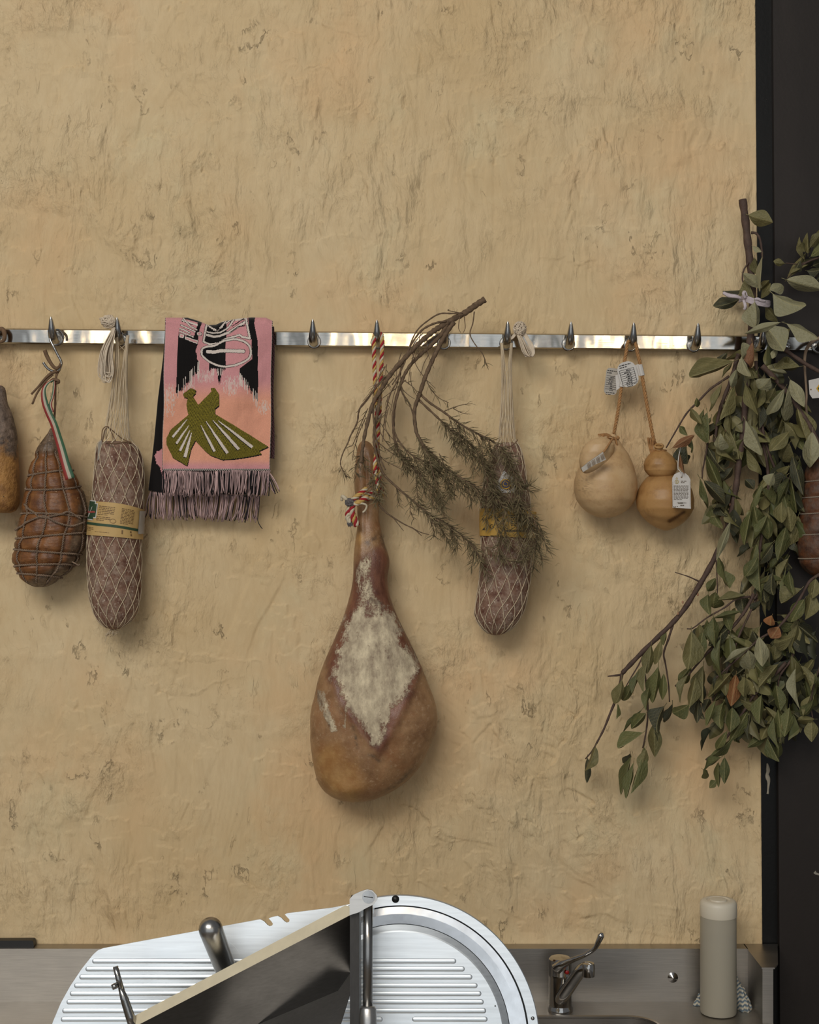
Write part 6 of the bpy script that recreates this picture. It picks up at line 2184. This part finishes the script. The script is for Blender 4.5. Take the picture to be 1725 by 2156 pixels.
# ---- crumpled cloth tucked behind and beside the bottle
stx = [.586, .600, .620, .642, .662, .672, .682, .693, .7035]
sth = [.006, .026, .020, .024, .050, .072, .074, .058, .022]
sty = [-.056, -.050, -.046, -.046, -.050, -.060, -.070, -.072, -.074]
std = [.006, .012, .009, .009, .012, .022, .031, .032, .020]
NS, NC = 70, 40
vv_, ff_ = [], []
for i in range(NS + 1):
    x = stx[0] + (stx[-1] - stx[0]) * i / NS
    h_, y_, d_ = np.interp(x, stx, sth), np.interp(x, stx, sty), np.interp(x, stx, std)
    for k in range(NC + 1):
        a = math.pi * k / NC
        f_ = 1 + .13 * math.sin(3 * a + x * 420) + .08 * math.sin(7 * a - x * 700)
        ends_ = math.sin(math.pi * min(1, max(0, i / NS)) ) ** .25 if 0 < i < NS else .02
        yy = y_ - d_ * math.cos(a) * f_ * ends_
        vv_.append((x - .012 * math.sin(a) * (h_ / .07) ** 2, min(-.0345, yy), ZC + .0004 + h_ * math.sin(a) ** .8 * f_ * ends_))
for i in range(NS):
    for k in range(NC):
        ff_.append((i * (NC + 1) + k, (i + 1) * (NC + 1) + k, (i + 1) * (NC + 1) + k + 1, i * (NC + 1) + k + 1))
mb = MB()
mb.add(vv_, ff_)
m = NT('zigzag_cloth')
tc = m.n('ShaderNodeTexCoord'); sx = m.n('ShaderNodeSeparateXYZ'); m.ln(tc.outputs['Object'], sx.inputs[0])
zz = m.math('PINGPONG', m.math('MULTIPLY', sx.outputs[0], 1.0), .0045)
ln_ = m.math('FRACT', m.math('MULTIPLY', m.math('ADD', m.math('ADD', sx.outputs[2], zz), m.math('MULTIPLY', sx.outputs[1], .6)), 110.0))
c = m.ramp(ln_, .45, .55, A(178, 170, 152), A(96, 108, 116))
m.set('Base Color', c); m.set('Roughness', .95)
m.bump(m.noise(120, 4, .6), .5, .003)
o = mk('dish_cloth', mb, m.mat)
tag(o, 'crumpled blue and white zigzag dishcloth behind the plastic bottle', 'cloth')

# ====================================================================== slicer in the foreground
TH = math.radians(12)
S0 = Vector((P(822, 2197, 1.0).x, -1.0, EYE - (2197 - CY) * 2.0 / FPX))
SN = Vector((0, -math.cos(TH), math.sin(TH)))       # plate normal, facing the camera and up
SU = Vector((0, math.sin(TH), math.cos(TH)))        # up the plate
SX = Vector((1, 0, 0))
CAM = Vector((0, -DIST, EYE))


def S(px, py, off=0.0):
    """photo pixel -> point on the slicer's inclined plate plane (off metres in front of it)"""
    ray = Vector(((px - CX) / FPX, 1.0, -(py - CY) / FPX))
    o_ = S0 + SN * off
    t_ = (o_ - CAM).dot(SN) / ray.dot(SN)
    return CAM + ray * t_


def SL(px, py):
    q = S(px, py) - S0
    return q.dot(SX), q.dot(SU)


def SP(u, v, off=0.0):
    return S0 + SX * u + SU * v + SN * off


def circ3(a, b, c):
    ax, ay = a; bx, by = b; cx, cy = c
    d = 2 * (ax * (by - cy) + bx * (cy - ay) + cx * (ay - by))
    ux = ((ax * ax + ay * ay) * (by - cy) + (bx * bx + by * by) * (cy - ay) + (cx * cx + cy * cy) * (ay - by)) / d
    uy = ((ax * ax + ay * ay) * (cx - bx) + (bx * bx + by * by) * (ax - cx) + (cx * cx + cy * cy) * (bx - ax)) / d
    return ux, uy, math.hypot(ax - ux, ay - uy)


cu, cv, RO = circ3(SL(830, 1884.5), SL(1070, 1998), SL(1134, 2156))
print('slicer ring', cu, cv, RO)
sl = thing('meat_slicer', 'silver gravity meat slicer with ribbed plates in the foreground', 'slicer', (cu + S0.x, -0.95, 0.9))


def annulus(mb, r0, r1, o0, o1, n=128, back=None, mi=0):
    """cone ring from (r0, off o0) to (r1, off o1)"""
    v, f = [], []
    for k in range(n):
        a = 2 * math.pi * k / n
        v.append(SP(cu + r0 * math.cos(a), cv + r0 * math.sin(a), o0))
        v.append(SP(cu + r1 * math.cos(a), cv + r1 * math.sin(a), o1))
    for k in range(n):
        j = (k + 1) % n
        f.append((2 * k, 2 * k + 1, 2 * j + 1, 2 * j))
    mb.add(v, f, mi)


k1 = RO / 312.0
mb = MB()
annulus(mb, RO - .0135 * 1.05, RO - .001, .003, .003)
annulus(mb, RO - .001, RO, .003, .002); annulus(mb, RO, RO, .002, -.02)
annulus(mb, RO - .0140, RO - .0140, -.02, .002); annulus(mb, RO - .0140, RO - .0135 * 1.05, .002, .003)
guard = mk('blade_guard_ring', mb, M_ALU, sl, sharp=40)
mb = MB()
annulus(mb, 0.001, RO - .0135, -.012, -.012)
mk('blade_recess', mb, M_BLACKPL, sl)
mb = MB()
rb = RO - .0165
annulus(mb, rb - .0235, rb - .010, -.006, -.0035); annulus(mb, rb - .010, rb, -.0035, -.0045); annulus(mb, rb, rb, -.0045, -.010)
mk('blade', mb, M_BLADE, sl, sharp=15)
rc = rb - .0245
mb = MB()
annulus(mb, rc, rc, -.012, -.006)
annulus(mb, rc - .008, rc, -.002, -.006); annulus(mb, rc - .010, rc - .008, -.0012, -.002)
annulus(mb, 0.0005, rc - .010, -.0012, -.0012)
cover = mk('blade_cover', mb, M_ALU, sl, sharp=12)


def rib(parent, x0, x1, y, hpx=6.0, off=0.0, name='rib'):
    """rounded raised rib from x0 to x1 (photo px) at height y"""
    a, b = S(x0, y, off), S(x1, y, off)
    L = (b - a).length
    r = hpx * .00062
    n, mseg = 10, 8
    mb = MB()
    v, f = [], []
    prof = [math.pi * i / mseg for i in range(mseg + 1)]
    stations = []
    for i in range(7):
        t = i / 6 * math.pi / 2
        stations.append((r * (1 - math.cos(t)), math.sin(t) if i else 0.02))
    st = stations + [(L - s, q) for (s, q) in stations[::-1]]
    for (s, q) in st:
        for p in prof:
            v.append(a + SX * s + SU * (r * q * math.cos(p)) + SN * (r * .40 * q * math.sin(p)))
    c = mseg + 1
    for i in range(len(st) - 1):
        for k in range(mseg):
            f.append((i * c + k, (i + 1) * c + k, (i + 1) * c + k + 1, i * c + k + 1))
    mb.add(v, f)
    return mk(name, mb, M_ALU, parent)


RY = [2023.5, 2040, 2057, 2075, 2092, 2109.5, 2128, 2146]
RE = [961, 979, 995, 1006, 1014, 1019, 1024, 1027]
for y, x1 in zip(RY, RE):
    if y > 2140:
        rib(cover, 700, 806, y, off=-.0012); rib(cover, 868, x1, y, off=-.0012)
    else:
        rib(cover, 640, x1, y, off=-.0012)
for j, (y, x1) in enumerate(zip([2164, 2182, 2200, 2218], [1030, 1031, 1030, 1028])):
    rib(cover, 868, x1, y, off=-.0012)
mb = MB(); c = S(833, 1893, .0032)
def disc(mb, c, r, h, n=20, mi=0):
    v = [c + SX * (r * math.cos(2 * math.pi * k / n)) + SU * (r * math.sin(2 * math.pi * k / n)) for k in range(n)]
    mb.prism(v, SN * h, mi)
disc(mb, c, .0053, .0008); mk('guard_plug', mb, M_BLACKPL, guard)
mb = MB(); disc(mb, S(1122, 2144, .0032), .0026, .0006); mk('guard_screw', mb, M_HOOK, guard)
mb = MB(); disc(mb, S(1043, 2118, -.001), .0012, .0004, 10); mk('cover_pin', mb, M_HOOK, cover)

# gauge plate on the left, with two slots in its upper edge
outl = [(700, 1911), (792, 1893), (780, 1960), (640, 2060), (600, 2300), (70, 2300), (84, 2240), (97, 2195), (112, 2150), (128, 2112), (148, 2076), (172, 2040), (196, 2010), (206, 2001), (217, 1996.5), (300, 1981), (420, 1959), (548, 1935.5),
        (556, 1939.5), (563, 1947), (568, 1950), (573, 1949), (575, 1945), (571, 1939), (566, 1934), (572, 1931), (585, 1928.5), (592, 1932), (599, 1939.5), (604, 1942.5), (609, 1941), (610, 1936.5), (604, 1930), (600, 1925.5), (604, 1923)]
mb = MB()
mb.prism([S(x, y, -.004) for (x, y) in outl], -SN * .008)
gp = mk('gauge_plate', mb, M_ALU, sl, smooth=False)
for y, x0 in zip(RY, [194, 180, 167, 156, 147, 140, 131, 128]):
    rib(gp, x0, 640, y, off=-.004)
for (y, x0) in ((2164, 122), (2182, 117), (2200, 113), (2218, 110)):
    rib(gp, x0, 600, y, off=-.004)
mb = MB()
bcx = S(459, 2030, -.004)
disc(mb, bcx, .0335, .0004, 48); mk('handle_boss', mb, M_ALU, gp, smooth=False)
# bullet handle
k0, k1_ = S(480, 2052, 0.012), S(443.5, 1956, .085)
axis = (k1_ - k0)
mb = MB()
hp = [k0 + axis * t_ for t_ in np.linspace(0, 1, 8)]
rr = [.0150] * 7 + [.0162]
ext = [k1_ + axis.normalized() * (.0162 * math.sin(q)) for q in np.linspace(.2, 1.52, 7)]
mb.tube(hp + ext, [.0150, .0150, .0152, .0154, .0156, .0158, .0160, .0162] + [.0162 * math.cos(q) for q in np.linspace(.2, 1.52, 7)], 28)
mb2 = MB()
# exact per-station radii
def tube_exact(mb, pts, rads, n):
    Pp = np.array([tuple(p) for p in pts]); Tt = np.array(tuple(axis.normalized()))
    u_ = np.cross(Tt, [1, 0, 0]); u_ /= np.linalg.norm(u_); w_ = np.cross(Tt, u_)
    v, f = [], []
    for p, r in zip(Pp, rads):
        for k in range(n):
            a = 2 * math.pi * k / n
            v.append(tuple(p + r * (math.cos(a) * u_ + math.sin(a) * w_)))
    for i in range(len(pts) - 1):
        for k in range(n):
            f.append((i * n + k, (i) * n + (k + 1) % n, (i + 1) * n + (k + 1) % n, (i + 1) * n + k))
    f.append(tuple((len(pts) - 1) * n + k for k in range(n)))
    mb.add(v, f)
tube_exact(mb2, hp + ext, [.0148, .0150, .0152, .0154, .0156, .0158, .0160, .0163] + [.0163 * math.cos(q) for q in np.linspace(.2, 1.52, 7)], 32)
mk('handle', mb2, steel('handle_steel', .42, .30, (1, 1, .2), 200, .05), sl)

# product tray: bent sheet with a bright lip, seen from its back
OA = .075


def onplane(pts, a, b_, c):
    """points of the plane a-b-c seen at photo pixels pts"""
    n_ = (b_ - a).cross(c - a).normalized()
    out = []
    for (px, py) in pts:
        ray = Vector(((px - CX) / FPX, 1.0, -(py - CY) / FPX))
        out.append(CAM + ray * ((a - CAM).dot(n_) / ray.dot(n_)))
    return out


lipA, lipB, lipC = S(277, 2142, OA), S(727, 1906, OA), S(739, 1926, OA + .014)
mb = MB()
lp = onplane([(277, 2142), (727, 1906), (733, 1907), (738, 1911), (741, 1918), (739, 1926), (291, 2158), (282, 2153)], lipA, lipB, lipC)
mb.prism(lp, Vector((0, .002, -.003)))
mk('tray_lip', mb, plain('lip_reflection_cream', A(206, 194, 166, .75), .35, .25, var=.05, vscale=60), sl, smooth=False)  # ceiling reflection painted into the lip as a cream colour
a_, b_, c_ = S(291, 2158, OA + .014), S(739, 1926, OA + .014), S(741, 2046, OA - .050)
mb = MB()
mb.prism(onplane([(291, 2158), (739, 1926), (741, 2046), (712, 2086), (540, 2160), (430, 2230), (310, 2230)], a_, b_, c_), Vector((0, .004, -.001)))
mk('tray_wall', mb, steel('shaded_tray_steel', .12, .42, (.05, 1, 1), 300, .05, tint=(1, .93, .86)), sl, smooth=False)  # shade of the downward face painted in as darker metal
a_ = onplane([(541, 2158)], a_, b_, c_)[0]
b2_ = S(738, 2048, OA - .05)
c2_ = S(742, 2150, OA + .06)
mb = MB()
mb.prism(onplane([(541, 2158), (712, 2086), (738, 2048), (745, 2066), (716, 2160), (690, 2230), (430, 2230)], a_, b2_, c2_), Vector((0, .001, -.003)))
mk('tray_floor', mb, M_TRAYST, sl, smooth=False)
mb = MB()
side = [S(737, 1893, OA + .016), S(757, 1897, OA + .016), S(757, 2300, OA + .016), S(737, 2300, OA + .016)]
mb.prism(side, Vector((0, .06, -.010)))
mk('tray_side', mb, steel('shaded_side_steel', .06, .40, (1, 1, .05), 300, .05, tint=(1, .93, .86)), sl, smooth=False)  # metal in shadow: the shade is put into a near-black base colour
# bracket lug with slotted screw
mb = MB()
lug = [S(737, 1926, OA + .018), S(737, 1892, OA + .018), S(745, 1883, OA + .018), S(760, 1876, OA + .018), S(774, 1871.5, OA + .018), S(785, 1874, OA + .018), S(794, 1884, OA + .018), S(795, 1893, OA + .018), S(788, 1903, OA + .018), S(770, 1912, OA + .018), S(756, 1920, OA + .018)]
mb.prism(lug, SN * .010)
lugo = mk('pivot_bracket', mb, M_TRAYST, sl, smooth=False)
mb = MB(); sc = S(776, 1888, OA + .028)
prev = None
for (r, h) in ((.0085, 0), (.0085, .002), (.0070, .0034), (.004, .0042)):
    disc(mb, sc, r, h + .0004, 24)
scr = mk('screw', mb, M_CHROME, lugo, smooth=False)
mb = MB(); mb.prism([sc + SX * -.0062 + SU * .0012 + SN * .0042, sc + SX * .0062 + SU * -.0004 + SN * .0042, sc + SX * .0062 + SU * -.0016 + SN * .0042, sc + SX * -.0062 + SU * .0000 + SN * .0042], SN * .0006)
mk('screw_slot', mb, M_BLACKPL, lugo, smooth=False)
# guide rod and socket
mb = MB(); mb.tube([S(775, 1902, OA + .020), S(775, 1990, OA + .020), S(774.5, 2135, OA + .020)], .0064, 16)
mk('guide_rod', mb, steel('rod_steel', .36, .25, (1, 1, .1), 200, .05), sl)
mb = MB(); mb.tube([S(775, 2118, OA + .020), S(775, 2124, OA + .020), S(775, 2146, OA + .020), S(775, 2260, OA + .020)], [.0092, .0112, .0118, .0125], 18)
mk('rod_socket', mb, M_TRAYST, sl)
# locking pin at the tray's left corner
mb = MB()
mb.tube([S(243, 2035, OA + .02), S(250, 2062, OA + .018), S(257, 2086, OA + .014)], [.0038, .0040, .0040], 12)
mb.tube([S(254, 2080, OA + .016), S(262, 2103, OA + .012), S(274, 2140, OA + .006), S(280, 2158, OA + .004)], [.0035, .0058, .0066, .0066], 12)
mb.tube([S(247, 2074, OA + .019), S(236, 2079, OA + .022)], .0040, 10)
mk('locking_pin', mb, M_HOOK, sl)
# machine body and base below the frame
mb = MB()
bz = 0.90
mb.prism([(cu + S0.x - .38, -1.10, bz), (cu + S0.x + .26, -1.10, bz), (cu + S0.x + .26, -0.78, bz), (cu + S0.x - .38, -0.78, bz)], (0, 0, .06))
mk('base', mb, M_ALU, sl, smooth=False)
mb = MB()
pb = [SP(cu - .10, cv - .14, -.022), SP(cu + .10, cv - .14, -.022), SP(cu + .10, cv + .08, -.022), SP(cu - .10, cv + .08, -.022)]
mb.prism(pb, Vector((0, .10, -.02)))
mb.box((cu + S0.x - .08, -0.98, bz + .06), (cu + S0.x + .08, -0.82, bz + .20))
mk('motor_housing', mb, M_ALU, sl, smooth=False)

# steel bench under the slicer (out of frame)
bench = thing('work_bench', 'steel work bench carrying the meat slicer in the foreground', 'bench', (cu + S0.x, -0.95, 0))
mb = MB(); mb.box((cu + S0.x - .6, -1.3, .86), (cu + S0.x + .5, -0.70, .90)); mk('bench_top', mb, M_SINK, bench, smooth=False)
for (x, y) in ((-.56, -1.26), (.46, -1.26), (-.56, -.74), (.46, -.74)):
    mb = MB(); mb.box((cu + S0.x + x - .02, y - .02, 0), (cu + S0.x + x + .02, y + .02, .86)); mk('leg', mb, M_SINK, bench, smooth=False)
